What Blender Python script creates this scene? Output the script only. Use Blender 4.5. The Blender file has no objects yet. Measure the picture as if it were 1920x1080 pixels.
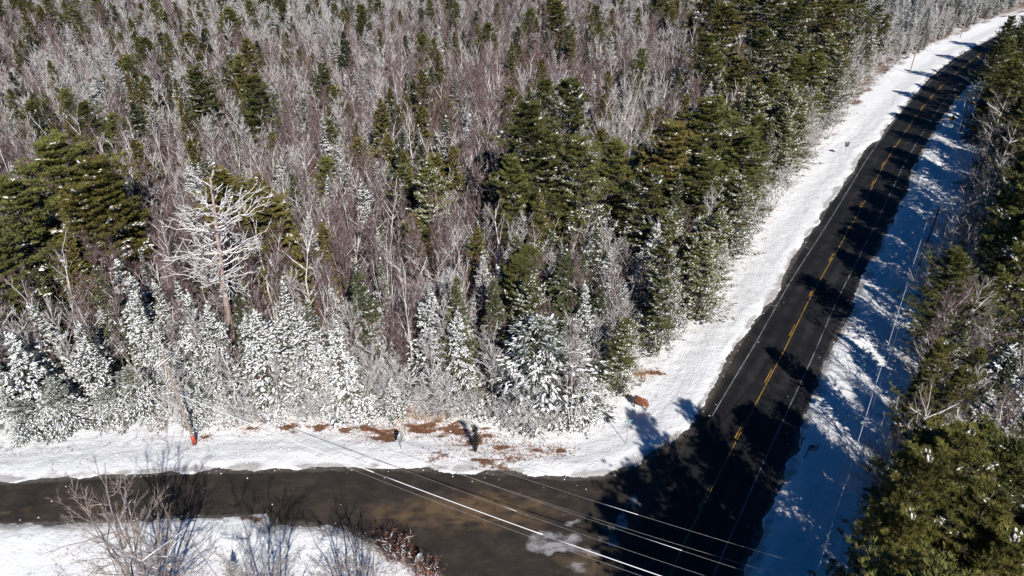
import bpy, math, random
import numpy as np
from mathutils import Vector
random.seed(11); RS = np.random.RandomState(11)
S = bpy.context.scene; COL = S.collection
R = math.radians

# ------------------------------------------------------------------ camera, sky, sun, exposure
CAM_H = 57.0; F = 1330.0; TH = R(31.6); CT, ST = math.cos(TH), math.sin(TH)
cam = bpy.data.cameras.new('camera'); co = bpy.data.objects.new('camera', cam); COL.objects.link(co)
co.location = (0, 0, CAM_H); co.rotation_euler = (math.pi / 2 - TH, 0, 0)
cam.sensor_width = 36; cam.lens = F / 1920 * 36; cam.clip_start = 0.5; cam.clip_end = 6000
S.camera = co
SUN_AZ = math.atan2(0.33, -0.945); SUN_EL = R(36.5)
SD = Vector((math.sin(SUN_AZ) * math.cos(SUN_EL), math.cos(SUN_AZ) * math.cos(SUN_EL), math.sin(SUN_EL)))
W = bpy.data.worlds.new('World'); S.world = W; W.use_nodes = True
wn = W.node_tree.nodes; wl = W.node_tree.links
sky = wn.new('ShaderNodeTexSky'); sky.sky_type = 'NISHITA'; sky.sun_disc = False
sky.sun_elevation = SUN_EL; sky.sun_rotation = SUN_AZ; sky.altitude = 300; sky.air_density = 1.0
sky.dust_density = 0.1; sky.ozone_density = 10.0
wn['Background'].inputs['Strength'].default_value = 0.05
sat = wn.new('ShaderNodeHueSaturation'); sat.inputs['Saturation'].default_value = 1.45      # deep blue clear winter sky
wl.new(sky.outputs[0], sat.inputs['Color']); wl.new(sat.outputs[0], wn['Background'].inputs['Color'])
sun = bpy.data.lights.new('sun', 'SUN'); sun.energy = 5.0; sun.angle = R(0.5); sun.color = (1.0, 0.955, 0.89)
so = bpy.data.objects.new('sun', sun); COL.objects.link(so)
so.rotation_euler = SD.to_track_quat('Z', 'Y').to_euler(); so.location = (0, 0, 120)
S.view_settings.view_transform = 'Standard'; S.view_settings.look = 'None'
S.view_settings.exposure = 0.24; S.view_settings.gamma = 1.0
S.render.engine = 'CYCLES'
S.cycles.max_bounces = 4; S.cycles.diffuse_bounces = 2; S.cycles.glossy_bounces = 1
S.cycles.transparent_max_bounces = 4; S.cycles.transmission_bounces = 0; S.cycles.caustics_reflective = False

def at(px, py, z=0.0):
    """ground plan point (at height z) of a surveyed photo point"""
    u = px - 960.0; v = py - 540.0
    den = F * ST + v * CT; k = (CAM_H - z) / den
    return np.array([u * k, (F * CT - v * ST) * k, z])
def proj(p):
    x, y, z = p[0], p[1], p[2] - CAM_H
    d = y * CT - z * ST
    return 960 + F * x / d, 540 + F * (-y * ST - z * CT) / d, d

# ------------------------------------------------------------------ materials
def new_mat(name):
    m = bpy.data.materials.new(name); m.use_nodes = True
    nt = m.node_tree; b = nt.nodes['Principled BSDF']
    return m, nt, b
def N(nt, t, **kw):
    n = nt.nodes.new(t)
    for k, v in kw.items():
        setattr(n, k, v)
    return n
def noise(nt, scale, detail=4, rough=0.6, vec=None):
    n = N(nt, 'ShaderNodeTexNoise'); n.inputs['Scale'].default_value = scale
    n.inputs['Detail'].default_value = detail; n.inputs['Roughness'].default_value = rough
    if vec is not None: nt.links.new(vec, n.inputs['Vector'])
    return n.outputs[0]
def ramp(nt, fac, stops):
    r = N(nt, 'ShaderNodeValToRGB'); e = r.color_ramp.elements
    while len(e) < len(stops): e.new(0.5)
    for i, (p, c) in enumerate(stops):
        e[i].position = p; e[i].color = tuple(c) + (1,) if len(c) == 3 else c
    nt.links.new(fac, r.inputs[0]); return r.outputs[0]
def g3(v): return (v, v, v)
def mix(nt, fac, a, b):
    m = N(nt, 'ShaderNodeMix', data_type='RGBA')
    if isinstance(fac, (int, float)): m.inputs[0].default_value = fac
    else: nt.links.new(fac, m.inputs[0])
    for s, i in ((a, 6), (b, 7)):
        if isinstance(s, tuple): m.inputs[i].default_value = s + (1,) if len(s) == 3 else s
        else: nt.links.new(s, m.inputs[i])
    return m.outputs[2]
def math_(nt, op, a, b=None, clamp=False):
    m = N(nt, 'ShaderNodeMath', operation=op); m.use_clamp = clamp
    for i, s in enumerate((a, b)):
        if s is None: continue
        if isinstance(s, (int, float)): m.inputs[i].default_value = s
        else: nt.links.new(s, m.inputs[i])
    return m.outputs[0]
def bump(nt, b, h, strength=0.3, dist=0.1):
    n = N(nt, 'ShaderNodeBump'); n.inputs['Strength'].default_value = strength; n.inputs['Distance'].default_value = dist
    nt.links.new(h, n.inputs['Height']); nt.links.new(n.outputs[0], b.inputs['Normal'])
def foliage_mat(name, c1, c2, c3=None, sc=1.3, rough=0.7, hue=0.03, tint=0.35):
    """colour varies by clump (object space noise) and from tree to tree (object random)"""
    m, nt, b = new_mat(name)
    tc = N(nt, 'ShaderNodeTexCoord')
    n1 = noise(nt, sc, 3, 0.6, tc.outputs['Object'])
    oi = N(nt, 'ShaderNodeObjectInfo')
    c = ramp(nt, n1, [(0.35, c1), (0.65, c2)])
    if c3 is not None:
        f = math_(nt, 'MULTIPLY', oi.outputs['Random'], tint, True)
        c = mix(nt, f, c, c3)
    hs = N(nt, 'ShaderNodeHueSaturation')
    v = math_(nt, 'MULTIPLY_ADD', oi.outputs['Random'], 0.5); v.node.inputs[2].default_value = 0.75
    nt.links.new(v, hs.inputs['Value']); nt.links.new(c, hs.inputs['Color'])
    nt.links.new(hs.outputs[0], b.inputs['Base Color'])
    b.inputs['Roughness'].default_value = rough; b.inputs['Specular IOR Level'].default_value = 0.25
    return m
def simple(name, c1, c2, sc=3.0, rough=0.8, bmp=0.0, spec=0.3, metal=0.0):
    m, nt, b = new_mat(name)
    tc = N(nt, 'ShaderNodeTexCoord')
    n1 = noise(nt, sc, 5, 0.65, tc.outputs['Object'])
    nt.links.new(ramp(nt, n1, [(0.35, c1), (0.65, c2)]), b.inputs['Base Color'])
    b.inputs['Roughness'].default_value = rough; b.inputs['Specular IOR Level'].default_value = spec
    b.inputs['Metallic'].default_value = metal
    if bmp: bump(nt, b, n1, bmp, 0.05)
    return m
M = {}
M['snow_clump'] = simple('snow_clump', (0.86, 0.87, 0.88), (0.93, 0.93, 0.93), 6, 0.6, 0.0, 0.2)
M['frost_needles'] = simple('frosted_needles', (0.30, 0.33, 0.30), (0.80, 0.81, 0.82), 9, 0.8)
M['frost'] = simple('frosted_twig', (0.42, 0.40, 0.41), (0.82, 0.82, 0.83), 5, 0.8)
M['pine'] = foliage_mat('pine_needles', (0.070, 0.085, 0.026), (0.165, 0.170, 0.048), (0.19, 0.17, 0.045), 0.9)
M['pine_near'] = foliage_mat('golden_pine_needles', (0.085, 0.090, 0.026), (0.265, 0.235, 0.060), None, 0.5)
M['spruce'] = foliage_mat('spruce_needles', (0.045, 0.058, 0.034), (0.090, 0.105, 0.052), (0.13, 0.12, 0.05), 1.2)
M['olive'] = foliage_mat('olive_needles', (0.10, 0.095, 0.024), (0.21, 0.18, 0.045), (0.12, 0.08, 0.03), 1.1)
M['twig'] = foliage_mat('purple_twigs', (0.115, 0.060, 0.065), (0.215, 0.120, 0.125), (0.20, 0.140, 0.140), 0.5, 0.8, tint=0.8)
M['twig_grey'] = foliage_mat('grey_twigs', (0.25, 0.20, 0.17), (0.40, 0.35, 0.31), (0.32, 0.22, 0.18), 0.5, 0.8)
M['bark'] = simple('bark_grey', (0.15, 0.125, 0.12), (0.32, 0.28, 0.265), 2.5, 0.9)
M['bark_purple'] = simple('bark_purple', (0.11, 0.075, 0.072), (0.25, 0.19, 0.18), 1.2, 0.9)
M['bark_dark'] = simple('bark_dark', (0.08, 0.06, 0.05), (0.17, 0.13, 0.11), 3, 0.9)
M['birch'] = simple('birch_bark', (0.50, 0.46, 0.43), (0.78, 0.75, 0.72), 2.2, 0.75)
M['dead'] = simple('weathered_wood', (0.24, 0.17, 0.14), (0.44, 0.34, 0.30), 1.8, 0.85)
M['rust_leaf'] = foliage_mat('rust_leaves', (0.22, 0.07, 0.03), (0.38, 0.15, 0.06), (0.30, 0.10, 0.05), 3)
M['orange_leaf'] = foliage_mat('orange_leaves', (0.45, 0.16, 0.06), (0.62, 0.30, 0.16), None, 3)
M['tan_grass'] = foliage_mat('tan_grass', (0.45, 0.30, 0.18), (0.62, 0.45, 0.30), None, 3)
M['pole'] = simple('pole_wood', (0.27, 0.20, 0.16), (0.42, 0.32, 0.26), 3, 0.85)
M['pole_dark'] = simple('pole_dark_shaded_wood', (0.055, 0.04, 0.04), (0.11, 0.08, 0.075), 3, 0.85)  # dark wood tone, also carries the painted shade of the verge pole
M['red_guard'] = simple('red_guard', (0.42, 0.05, 0.02), (0.60, 0.10, 0.04), 5, 0.5)
M['metal'] = simple('galvanised_metal', (0.28, 0.32, 0.32), (0.42, 0.46, 0.46), 6, 0.5, 0, 0.5, 0.3)
M['dark_metal'] = simple('dark_metal', (0.07, 0.08, 0.075), (0.14, 0.15, 0.14), 6, 0.5)
M['green_sign'] = simple('green_sign', (0.0, 0.28, 0.20), (0.02, 0.40, 0.30), 6, 0.5)
M['yellow_sign'] = simple('yellow_sign', (0.80, 0.42, 0.01), (0.90, 0.52, 0.03), 6, 0.5)
M['black'] = simple('black_paint', (0.01, 0.01, 0.01), (0.02, 0.02, 0.02), 6, 0.5)
M['plank'] = simple('stained_plank', (0.16, 0.05, 0.022), (0.38, 0.14, 0.065), 7, 0.7)
M['wire'] = simple('wire', (0.25, 0.23, 0.22), (0.42, 0.40, 0.38), 6, 0.6)
M['wire_snow'] = simple('frosted_wire', (0.6, 0.6, 0.6), (0.9, 0.9, 0.9), 2, 0.6)
M['insulator'] = simple('insulator', (0.45, 0.42, 0.40), (0.6, 0.58, 0.55), 6, 0.3)
M['red'] = simple('red_cloth', (0.45, 0.03, 0.03), (0.55, 0.05, 0.05), 6, 0.8)
M['white'] = simple('white_paint', (0.75, 0.75, 0.75), (0.82, 0.82, 0.82), 6, 0.6)
M['blue'] = simple('blue_cloth', (0.02, 0.03, 0.12), (0.03, 0.05, 0.2), 6, 0.8)
M['shingle'] = simple('roof_shingle', (0.075, 0.08, 0.11), (0.13, 0.135, 0.17), 4, 0.85)
M['siding'] = simple('grey_siding', (0.28, 0.29, 0.31), (0.36, 0.37, 0.39), 2, 0.8)
M['glass'] = simple('window_glass', (0.03, 0.04, 0.05), (0.05, 0.06, 0.07), 2, 0.1, 0, 0.6)
M['teal'] = simple('teal_plastic', (0.12, 0.30, 0.36), (0.2, 0.42, 0.48), 5, 0.5)

# snow ground: thin scuffed snow, one mask bares litter patches and paints shaded gaps on the forest floor
m, nt, b = new_mat('snow'); M['snow'] = m
geo = N(nt, 'ShaderNodeNewGeometry'); pos = geo.outputs['Position']
at_d = N(nt, 'ShaderNodeAttribute', attribute_name='dirt')
n_f = noise(nt, 7.0, 6, 0.75, pos); n_c = noise(nt, 0.6, 4, 0.6, pos); n_s = noise(nt, 2.4, 5, 0.7, pos)
wob = noise(nt, 0.8, 5, 0.7, pos)
msk = math_(nt, 'ADD', math_(nt, 'MULTIPLY', at_d.outputs['Fac'], 1.15), math_(nt, 'SUBTRACT', n_s, 0.72))
msk = ramp(nt, msk, [(0.40, g3(0)), (0.62, g3(1))])
spk = ramp(nt, n_f, [(0.62, g3(0)), (0.72, g3(0.5))])
spk = math_(nt, 'MULTIPLY', spk, ramp(nt, n_c, [(0.42, g3(0.0)), (0.62, g3(1))]))
white = ramp(nt, n_c, [(0.3, (0.84, 0.85, 0.86)), (0.7, (0.92, 0.92, 0.92))])
earth = ramp(nt, n_f, [(0.35, (0.10, 0.055, 0.035)), (0.65, (0.24, 0.14, 0.09))])
at_s = N(nt, 'ShaderNodeAttribute', attribute_name='spray')
spr = ramp(nt, math_(nt, 'MULTIPLY', at_s.outputs['Fac'], math_(nt, 'MULTIPLY', n_f, 2.0)), [(0.36, g3(0)), (0.80, g3(0.7))])
c = mix(nt, spk, white, (0.30, 0.24, 0.20)); c = mix(nt, spr, c, (0.27, 0.24, 0.22)); c = mix(nt, msk, c, earth)
nt.links.new(c, b.inputs['Base Color']); b.inputs['Roughness'].default_value = 0.65; b.inputs['Specular IOR Level'].default_value = 0.2
hh = math_(nt, 'ADD', math_(nt, 'MULTIPLY', n_f, 0.4), n_s)
bump(nt, b, hh, 0.8, 0.22)

# asphalt: attributes 'side' (worn brown side road), 'salt', 'mud'
m, nt, b = new_mat('asphalt'); M['asphalt'] = m
geo = N(nt, 'ShaderNodeNewGeometry'); pos = geo.outputs['Position']
A = {k: N(nt, 'ShaderNodeAttribute', attribute_name=k).outputs['Fac'] for k in ('side', 'salt', 'mud', 'edge', 'track')}
nf = noise(nt, 12, 6, 0.75, pos); nc = noise(nt, 0.35, 5, 0.62, pos); nm = noise(nt, 1.6, 6, 0.7, pos)
mp = N(nt, 'ShaderNodeMapping'); mp.inputs['Scale'].default_value = (0.38, 1.0, 1); nt.links.new(pos, mp.inputs['Vector'])
ns = noise(nt, 1.3, 6, 0.7, mp.outputs[0])
nd = math_(nt, 'ADD', math_(nt, 'MULTIPLY', nc, 0.55), math_(nt, 'MULTIPLY', A['track'], 0.45))
dark = ramp(nt, nd, [(0.25, (0.007, 0.007, 0.008)), (0.5, (0.0145, 0.0142, 0.015)), (0.75, (0.036, 0.034, 0.034))])
brown = ramp(nt, math_(nt, 'ADD', math_(nt, 'MULTIPLY', nc, 0.45), math_(nt, 'MULTIPLY', ns, 0.55)), [(0.34, (0.022, 0.019, 0.016)), (0.50, (0.036, 0.029, 0.024)), (0.68, (0.066, 0.049, 0.036))])
c = mix(nt, A['side'], dark, brown)
mm = ramp(nt, math_(nt, 'ADD', A['mud'], math_(nt, 'MULTIPLY_ADD', nm, 1.2)), [(0.0, g3(0)), (0.0, g3(0))])
mud = ramp(nt, math_(nt, 'MULTIPLY', A['mud'], math_(nt, 'MULTIPLY', nm, 2.0)), [(0.25, g3(0)), (0.9, g3(0.85))])
c = mix(nt, mud, c, (0.14, 0.092, 0.052))
salt = ramp(nt, math_(nt, 'MULTIPLY', A['salt'], math_(nt, 'MULTIPLY', nm, 2.0)), [(0.30, g3(0)), (0.75, g3(0.95))])
c = mix(nt, salt, c, (0.33, 0.32, 0.33))
gr = ramp(nt, math_(nt, 'MULTIPLY', A['edge'], nm), [(0.30, g3(0)), (0.55, g3(0.7))])
c = mix(nt, gr, c, (0.13, 0.12, 0.105))
sp = ramp(nt, nf, [(0.3, g3(0.8)), (0.7, g3(1.25))])
mu = N(nt, 'ShaderNodeMix', data_type='RGBA', blend_type='MULTIPLY'); mu.inputs[0].default_value = 1.0
nt.links.new(c, mu.inputs[6]); nt.links.new(sp, mu.inputs[7])
nt.links.new(mu.outputs[2], b.inputs['Base Color'])
nt.links.new(ramp(nt, nc, [(0.3, g3(0.62)), (0.7, g3(0.85))]), b.inputs['Roughness'])
b.inputs['Specular IOR Level'].default_value = 0.25
bump(nt, b, nf, 0.25, 0.02)
def paint(name, col, lo, hi):
    m, nt, b = new_mat(name)
    geo = N(nt, 'ShaderNodeNewGeometry')
    n1 = noise(nt, 9, 6, 0.75, geo.outputs['Position']); n2 = noise(nt, 0.5, 3, 0.6, geo.outputs['Position'])
    f = math_(nt, 'ADD', math_(nt, 'MULTIPLY', n1, 0.6), math_(nt, 'MULTIPLY', n2, 0.4))
    nt.links.new(mix(nt, ramp(nt, f, [(lo, g3(1)), (hi, g3(0))]), (0.035, 0.034, 0.035), col), b.inputs['Base Color'])
    b.inputs['Roughness'].default_value = 0.7
    return m
M['paint_yellow'] = paint('road_paint_yellow', (0.50, 0.27, 0.03), 0.46, 0.64)
M['paint_white'] = paint('road_paint_white', (0.36, 0.36, 0.36), 0.40, 0.60)

# ------------------------------------------------------------------ mesh builder (triangle soup, numpy)
class MB:
    def __init__(s): s.v = []; s.f = []; s.m = []; s.n = 0; s.mats = []
    def mi(s, name):
        if name not in s.mats: s.mats.append(name)
        return s.mats.index(name)
    def add(s, v, f, mat):
        v = np.asarray(v, float).reshape(-1, 3); f = np.asarray(f, int).reshape(-1, 3)
        s.v.append(v); s.f.append(f + s.n); s.m.append(np.full(len(f), s.mi(mat))); s.n += len(v)
        return s
    def join(s, o):
        for v, f, mm in zip(o.v, o.f, o.m):
            pass
        V = np.concatenate(o.v); Fa = np.concatenate(o.f); Mi = np.concatenate(o.m)
        mp = np.array([s.mi(x) for x in o.mats])
        s.v.append(V); s.f.append(Fa + s.n); s.m.append(mp[Mi]); s.n += len(V)
        return s
    def mesh(s, name, smooth=False):
        me = bpy.data.meshes.new(name)
        V = np.concatenate(s.v); Fa = np.concatenate(s.f); Mi = np.concatenate(s.m)
        me.vertices.add(len(V)); me.vertices.foreach_set('co', V.astype(np.float32).ravel())
        me.loops.add(Fa.size); me.loops.foreach_set('vertex_index', Fa.astype(np.int32).ravel())
        me.polygons.add(len(Fa)); me.polygons.foreach_set('loop_start', np.arange(0, Fa.size, 3, dtype=np.int32))
        me.polygons.foreach_set('material_index', Mi.astype(np.int32))
        if smooth is not False:
            me.polygons.foreach_set('use_smooth', np.full(len(Fa), True))
        for x in s.mats: me.materials.append(M[x])
        me.update(calc_edges=True); me.validate()
        return me
    def box(s, mat, c, size, rot=0.0, tilt=None):
        x, y, z = [q / 2 for q in size]
        v = np.array([(a * x, b_ * y, c_ * z) for a in (-1, 1) for b_ in (-1, 1) for c_ in (-1, 1)], float)
        if tilt is not None: v = v @ tilt.T
        cr, sr = math.cos(rot), math.sin(rot)
        v = np.stack([v[:, 0] * cr - v[:, 1] * sr, v[:, 0] * sr + v[:, 1] * cr, v[:, 2]], 1) + np.asarray(c)
        q = [(0, 1, 3, 2), (4, 6, 7, 5), (0, 4, 5, 1), (2, 3, 7, 6), (0, 2, 6, 4), (1, 5, 7, 3)]
        return s.add(v, [t for a in q for t in ((a[0], a[1], a[2]), (a[0], a[2], a[3]))], mat)
    def tube(s, mat, path, rad, n=6):
        path = np.asarray(path, float); K = len(path); rad = np.broadcast_to(rad, (K,))
        d = np.gradient(path, axis=0); d /= np.linalg.norm(d, axis=1)[:, None] + 1e-9
        ref = np.array([0.0, 0, 1]) if abs(d[0][2]) < 0.8 else np.array([1.0, 0, 0])
        a = np.cross(d, ref); a /= np.linalg.norm(a, axis=1)[:, None] + 1e-9; b_ = np.cross(d, a)
        an = np.arange(n) * 2 * math.pi / n
        v = path[:, None] + rad[:, None, None] * (a[:, None] * np.cos(an)[None, :, None] + b_[:, None] * np.sin(an)[None, :, None])
        v = np.concatenate([v.reshape(-1, 3), path[:1], path[-1:]])
        f = []
        for k in range(K - 1):
            for i in range(n):
                j = (i + 1) % n; p = k * n
                f += [(p + i, p + j, p + n + j), (p + i, p + n + j, p + n + i)]
        for i in range(n):
            j = (i + 1) % n
            f += [(K * n, j, i), (K * n + 1, (K - 1) * n + i, (K - 1) * n + j)]
        return s.add(v, f, mat)

def unit(v): return v / (np.linalg.norm(v, axis=-1, keepdims=True) + 1e-9)
def frames(D):
    ref = np.where(np.abs(D[:, 2:3]) < 0.9, np.array([[0., 0, 1]]), np.array([[1., 0, 0]]))
    a = unit(np.cross(D, ref)); return a, np.cross(D, a)
def bpt(B, idx, t):
    """point and direction on branches B=(P,D,L,curv) at parameter t"""
    P, D, L, C = B; L_ = L[idx, None]; t_ = t[:, None]
    up = np.array([[0, 0, 1.0]])
    p = P[idx] + D[idx] * L_ * t_ + up * C[idx, None] * L_ * t_ ** 2
    d = unit(D[idx] + 2 * up * C[idx, None] * t_)
    return p, d
def limbs(mb, mat, B, r0, r1, K=3, n=3, off=0.0, wob=0.0, rs=RS):
    P, D, L, C = B; Nn = len(P)
    if Nn == 0: return
    r0 = np.broadcast_to(r0, (Nn,)); r1 = np.broadcast_to(r1, (Nn,))
    a, b_ = frames(unit(D)); V = []
    for k in range(K + 1):
        t = k / K
        p, _ = bpt(B, np.arange(Nn), np.full(Nn, t))
        if wob and 0 < k < K: p = p + (a * rs.randn(Nn, 1) + b_ * rs.randn(Nn, 1)) * wob * L[:, None]
        r = r0 * (1 - t) + r1 * t
        p = p + np.array([[0, 0, 1.0]]) * (r * off)[:, None]
        for i in range(n):
            an = 2 * math.pi * i / n
            V.append(p + (a * math.cos(an) + b_ * math.sin(an)) * r[:, None])
    V = np.stack(V, 1)                                    # Nn, (K+1)*n, 3
    f = []
    for k in range(K):
        for i in range(n):
            j = (i + 1) % n; q = k * n
            f += [(q + i, q + j, q + n + j), (q + i, q + n + j, q + n + i)]
    f = np.array(f); per = (K + 1) * n
    FF = f[None] + (np.arange(Nn) * per)[:, None, None]
    mb.add(V.reshape(-1, 3), FF.reshape(-1, 3), mat)
def spikes(mb, mat, P, D, L, r):
    Nn = len(P)
    if Nn == 0: return
    D = unit(D); a, b_ = frames(D); r = np.broadcast_to(r, (Nn,))[:, None]; L = np.broadcast_to(L, (Nn,))[:, None]
    vs = [P + r * (a * math.cos(t) + b_ * math.sin(t)) for t in (0, 2.094, 4.189)] + [P + D * L]
    V = np.stack(vs, 1); f = np.array([(0, 1, 3), (1, 2, 3), (2, 0, 3)])
    mb.add(V.reshape(-1, 3), (f[None] + (np.arange(Nn) * 4)[:, None, None]).reshape(-1, 3), mat)
def blades(mb, mat, P, D, L, w, rs, bend=0.15):
    """needle sprays: lozenges folded along the middle"""
    Nn = len(P)
    if Nn == 0: return
    D = unit(D); a, b_ = frames(D); th = rs.uniform(-0.9, 0.9, Nn)[:, None]
    s_ = a * np.cos(th) + b_ * np.sin(th)
    L = np.broadcast_to(L, (Nn,))[:, None]; w = np.broadcast_to(w, (Nn,))[:, None]
    mid = P + D * L * 0.5 - np.array([[0, 0, 1.0]]) * L * bend * 0.3
    V = np.stack([P, mid + s_ * w / 2, mid - s_ * w / 2, P + D * L - np.array([[0, 0, 1.0]]) * L * bend], 1)
    f = np.array([(0, 1, 3), (0, 3, 2)])
    mb.add(V.reshape(-1, 3), (f[None] + (np.arange(Nn) * 4)[:, None, None]).reshape(-1, 3), mat)
def blobs(mb, mat, P, rad, rs, flat=0.5, D=None, stretch=1.0):
    """snow pads: flattened irregular hexagonal lumps, drawn out along D"""
    Nn = len(P)
    if Nn == 0: return
    rad = np.broadcast_to(rad, (Nn,)); ph = rs.uniform(0, 6.28, Nn)
    if D is None: A = np.stack([np.cos(ph), np.sin(ph), 0 * ph], 1)
    else: A = unit(D + rs.randn(Nn, 3) * 0.25)
    up = np.array([[0, 0, 1.0]]); Bv = unit(np.cross(up, A)); r_ = rad[:, None]; V = [P + up * r_ * flat + A * r_ * rs.randn(Nn, 1) * .25]
    for i in range(6):
        an = i * 1.0472; q = rs.uniform(0.55, 1.35, (Nn, 1))
        V.append(P + (A * math.cos(an) * stretch + Bv * math.sin(an)) * r_ * q + up * r_ * rs.uniform(-0.5, 0.12, (Nn, 1)))
    V.append(P - up * r_ * flat * 0.5)
    V = np.stack(V, 1); f = []
    for i in range(6):
        j = (i + 1) % 6; f += [(0, 1 + i, 1 + j), (7, 1 + j, 1 + i)]
    f = np.array(f)
    mb.add(V.reshape(-1, 3), (f[None] + (np.arange(Nn) * 8)[:, None, None]).reshape(-1, 3), mat)

# ------------------------------------------------------------------ tagging
def link(o, parent=None):
    COL.objects.link(o)
    if parent is not None: o.parent = parent
    return o
def ob(name, me, parent=None, loc=None):
    o = bpy.data.objects.new(name, me); link(o, parent)
    if loc is not None: o.location = loc
    return o
def tag(o, label, cat, group=None):
    o['label'] = label; o['category'] = cat
    if group: o['group'] = group
    return o
def thing(name, label, cat, loc=(0, 0, 0), rz=0, group=None):
    o = bpy.data.objects.new(name, None); link(o); o.location = loc; o.rotation_euler = (0, 0, rz)
    o.empty_display_size = 0.3
    return tag(o, label, cat, group)

# ------------------------------------------------------------------ survey of the road
EDGE_PX = [(-420, 925), (-200, 915), (0, 905), (120, 897), (300, 887), (380, 884), (540, 880), (700, 877), (860, 884), (960, 887), (1000, 891),
  (1080, 897), (1120, 894), (1160, 885), (1200, 868), (1223, 852), (1268, 825), (1300, 790), (1325, 750), (1345, 715), (1372, 664),
  (1415, 600), (1450, 562), (1463, 538), (1476, 510), (1492, 480), (1505, 462), (1512, 445), (1535, 416), (1552, 385), (1578, 352),
  (1600, 325), (1606, 305), (1622, 280), (1650, 262), (1670, 230), (1692, 205), (1720, 170), (1752, 137), (1785, 112), (1815, 94), (1860, 71),
  (1920, 43), (2020, 15), (2080, 32), (1950, 78), (1870, 125), (1812, 165), (1783, 200), (1755, 240), (1715, 310), (1695, 370),
  (1665, 425), (1640, 475), (1612, 535), (1597, 580), (1575, 620), (1551, 670), (1530, 730), (1512, 780), (1485, 855), (1455, 930),
  (1425, 1000), (1400, 1055), (1365, 1140), (1310, 1290), (1230, 1600), (860, 1600), (905, 1290), (890, 1170), (860, 1115), (820, 1080), (760, 1048), (700, 1020),
  (640, 990), (560, 983), (510, 988), (495, 968), (440, 970), (350, 972), (240, 978), (0, 986), (-200, 994), (-420, 1003)]
EDGE = np.array([at(*p)[:2] for p in EDGE_PX])
CEN_PX = [(1130, 1400), (1185, 1250), (1252, 1080), (1280, 1015), (1307, 967), (1345, 890), (1388, 808), (1432, 725), (1467, 660), (1500, 593), (1530, 535),
  (1580.6, 447.5), (1621, 375), (1658, 306), (1689, 258), (1725, 207), (1760, 167), (1800, 130), (1850, 93), (1905, 67), (2000, 38), (2060, 24)]
CEN = np.array([at(*p)[:2] for p in CEN_PX])
def catmull(P, n):
    out = []; P = np.vstack([2 * P[0] - P[1], P, 2 * P[-1] - P[-2]])
    for i in range(1, len(P) - 2):
        p0, p1, p2, p3 = P[i - 1:i + 3]
        for k in range(n):
            t = k / n
            out.append(0.5 * ((2 * p1) + (-p0 + p2) * t + (2 * p0 - 5 * p1 + 4 * p2 - p3) * t * t + (-p0 + 3 * p1 - 3 * p2 + p3) * t ** 3))
    out.append(P[-2]); return np.array(out)
CC = catmull(CEN, 8)
seg = np.linalg.norm(np.diff(CC, axis=0), axis=1); cum = np.concatenate([[0], np.cumsum(seg)])
ss = np.arange(0, cum[-1], 0.8)
CL = np.stack([np.interp(ss, cum, CC[:, 0]), np.interp(ss, cum, CC[:, 1])], 1)
for _ in range(25): CL[1:-1] = 0.25 * CL[:-2] + 0.5 * CL[1:-1] + 0.25 * CL[2:]
TAN = unit(np.gradient(CL, axis=0)); NRM = np.stack([TAN[:, 1], -TAN[:, 0]], 1)      # to the right of travel

def sdist(Q, poly):
    """signed distance, negative inside the polygon"""
    d = np.full(len(Q), 1e9); ins = np.zeros(len(Q), bool); n = len(poly)
    for i in range(n):
        a = poly[i]; b_ = poly[(i + 1) % n]; e = b_ - a; w = Q - a
        t = np.clip((w @ e) / (e @ e + 1e-12), 0, 1)
        dd = np.hypot(*(w - t[:, None] * e).T); d = np.minimum(d, dd)
        c1 = (a[1] > Q[:, 1]) != (b_[1] > Q[:, 1])
        with np.errstate(divide='ignore', invalid='ignore'):
            xi = (b_[0] - a[0]) * (Q[:, 1] - a[1]) / (b_[1] - a[1]) + a[0]
        ins ^= c1 & (Q[:, 0] < xi)
    return np.where(ins, -d, d)
# value noise
_T = RS.rand(256, 256)
def vn(x, y, s):
    x = np.asarray(x) / s; y = np.asarray(y) / s
    xi = np.floor(x).astype(int); yi = np.floor(y).astype(int); fx = x - xi; fy = y - yi
    fx = fx * fx * (3 - 2 * fx); fy = fy * fy * (3 - 2 * fy); g = lambda a, b_: _T[a & 255, b_ & 255]
    return (g(xi, yi) * (1 - fx) + g(xi + 1, yi) * fx) * (1 - fy) + (g(xi, yi + 1) * (1 - fx) + g(xi + 1, yi + 1) * fx) * fy - 0.5
def sst(a, b_, x):
    t = np.clip((x - a) / (b_ - a), 0, 1); return t * t * (3 - 2 * t)
def snow_z(x, y, s):
    """height of the snow surface, s = distance outside the asphalt edge"""
    rag = s + 0.8 * vn(x, y, 2.3) + 0.28 * vn(x, y, 0.7) + 0.2 * vn(x, y, 0.3)
    z = -0.07 + 0.15 * sst(-0.12, 0.22, rag)
    bank = 0.16 * sst(0.1, 0.9, rag) * (1 - sst(1.6, 3.4, rag)) * (0.6 + 0.8 * vn(x, y, 2.2))
    z = z + bank + sst(0.2, 1.5, s) * (0.10 * vn(x, y, 1.3) + 0.05 * vn(x, y, 0.45) + 0.03 * vn(x, y, 0.22))
    z = z + 0.07 * sst(0.5, 1.2, s) * (1 - sst(7, 9, s)) * vn(s * 1.0 + 0.4 * vn(x, y, 3), 0.06 * (x + y), 0.5)
    z = z + sst(0.6, 2, s) * 0.05 * (np.abs(vn(x, y, 0.9)) * 2) ** 2
    z = z - 0.40 * sst(2.0, 6.5, s) + sst(4, 14, s) * (0.6 * vn(x, y, 9.0) + 0.15)
    return z
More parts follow.
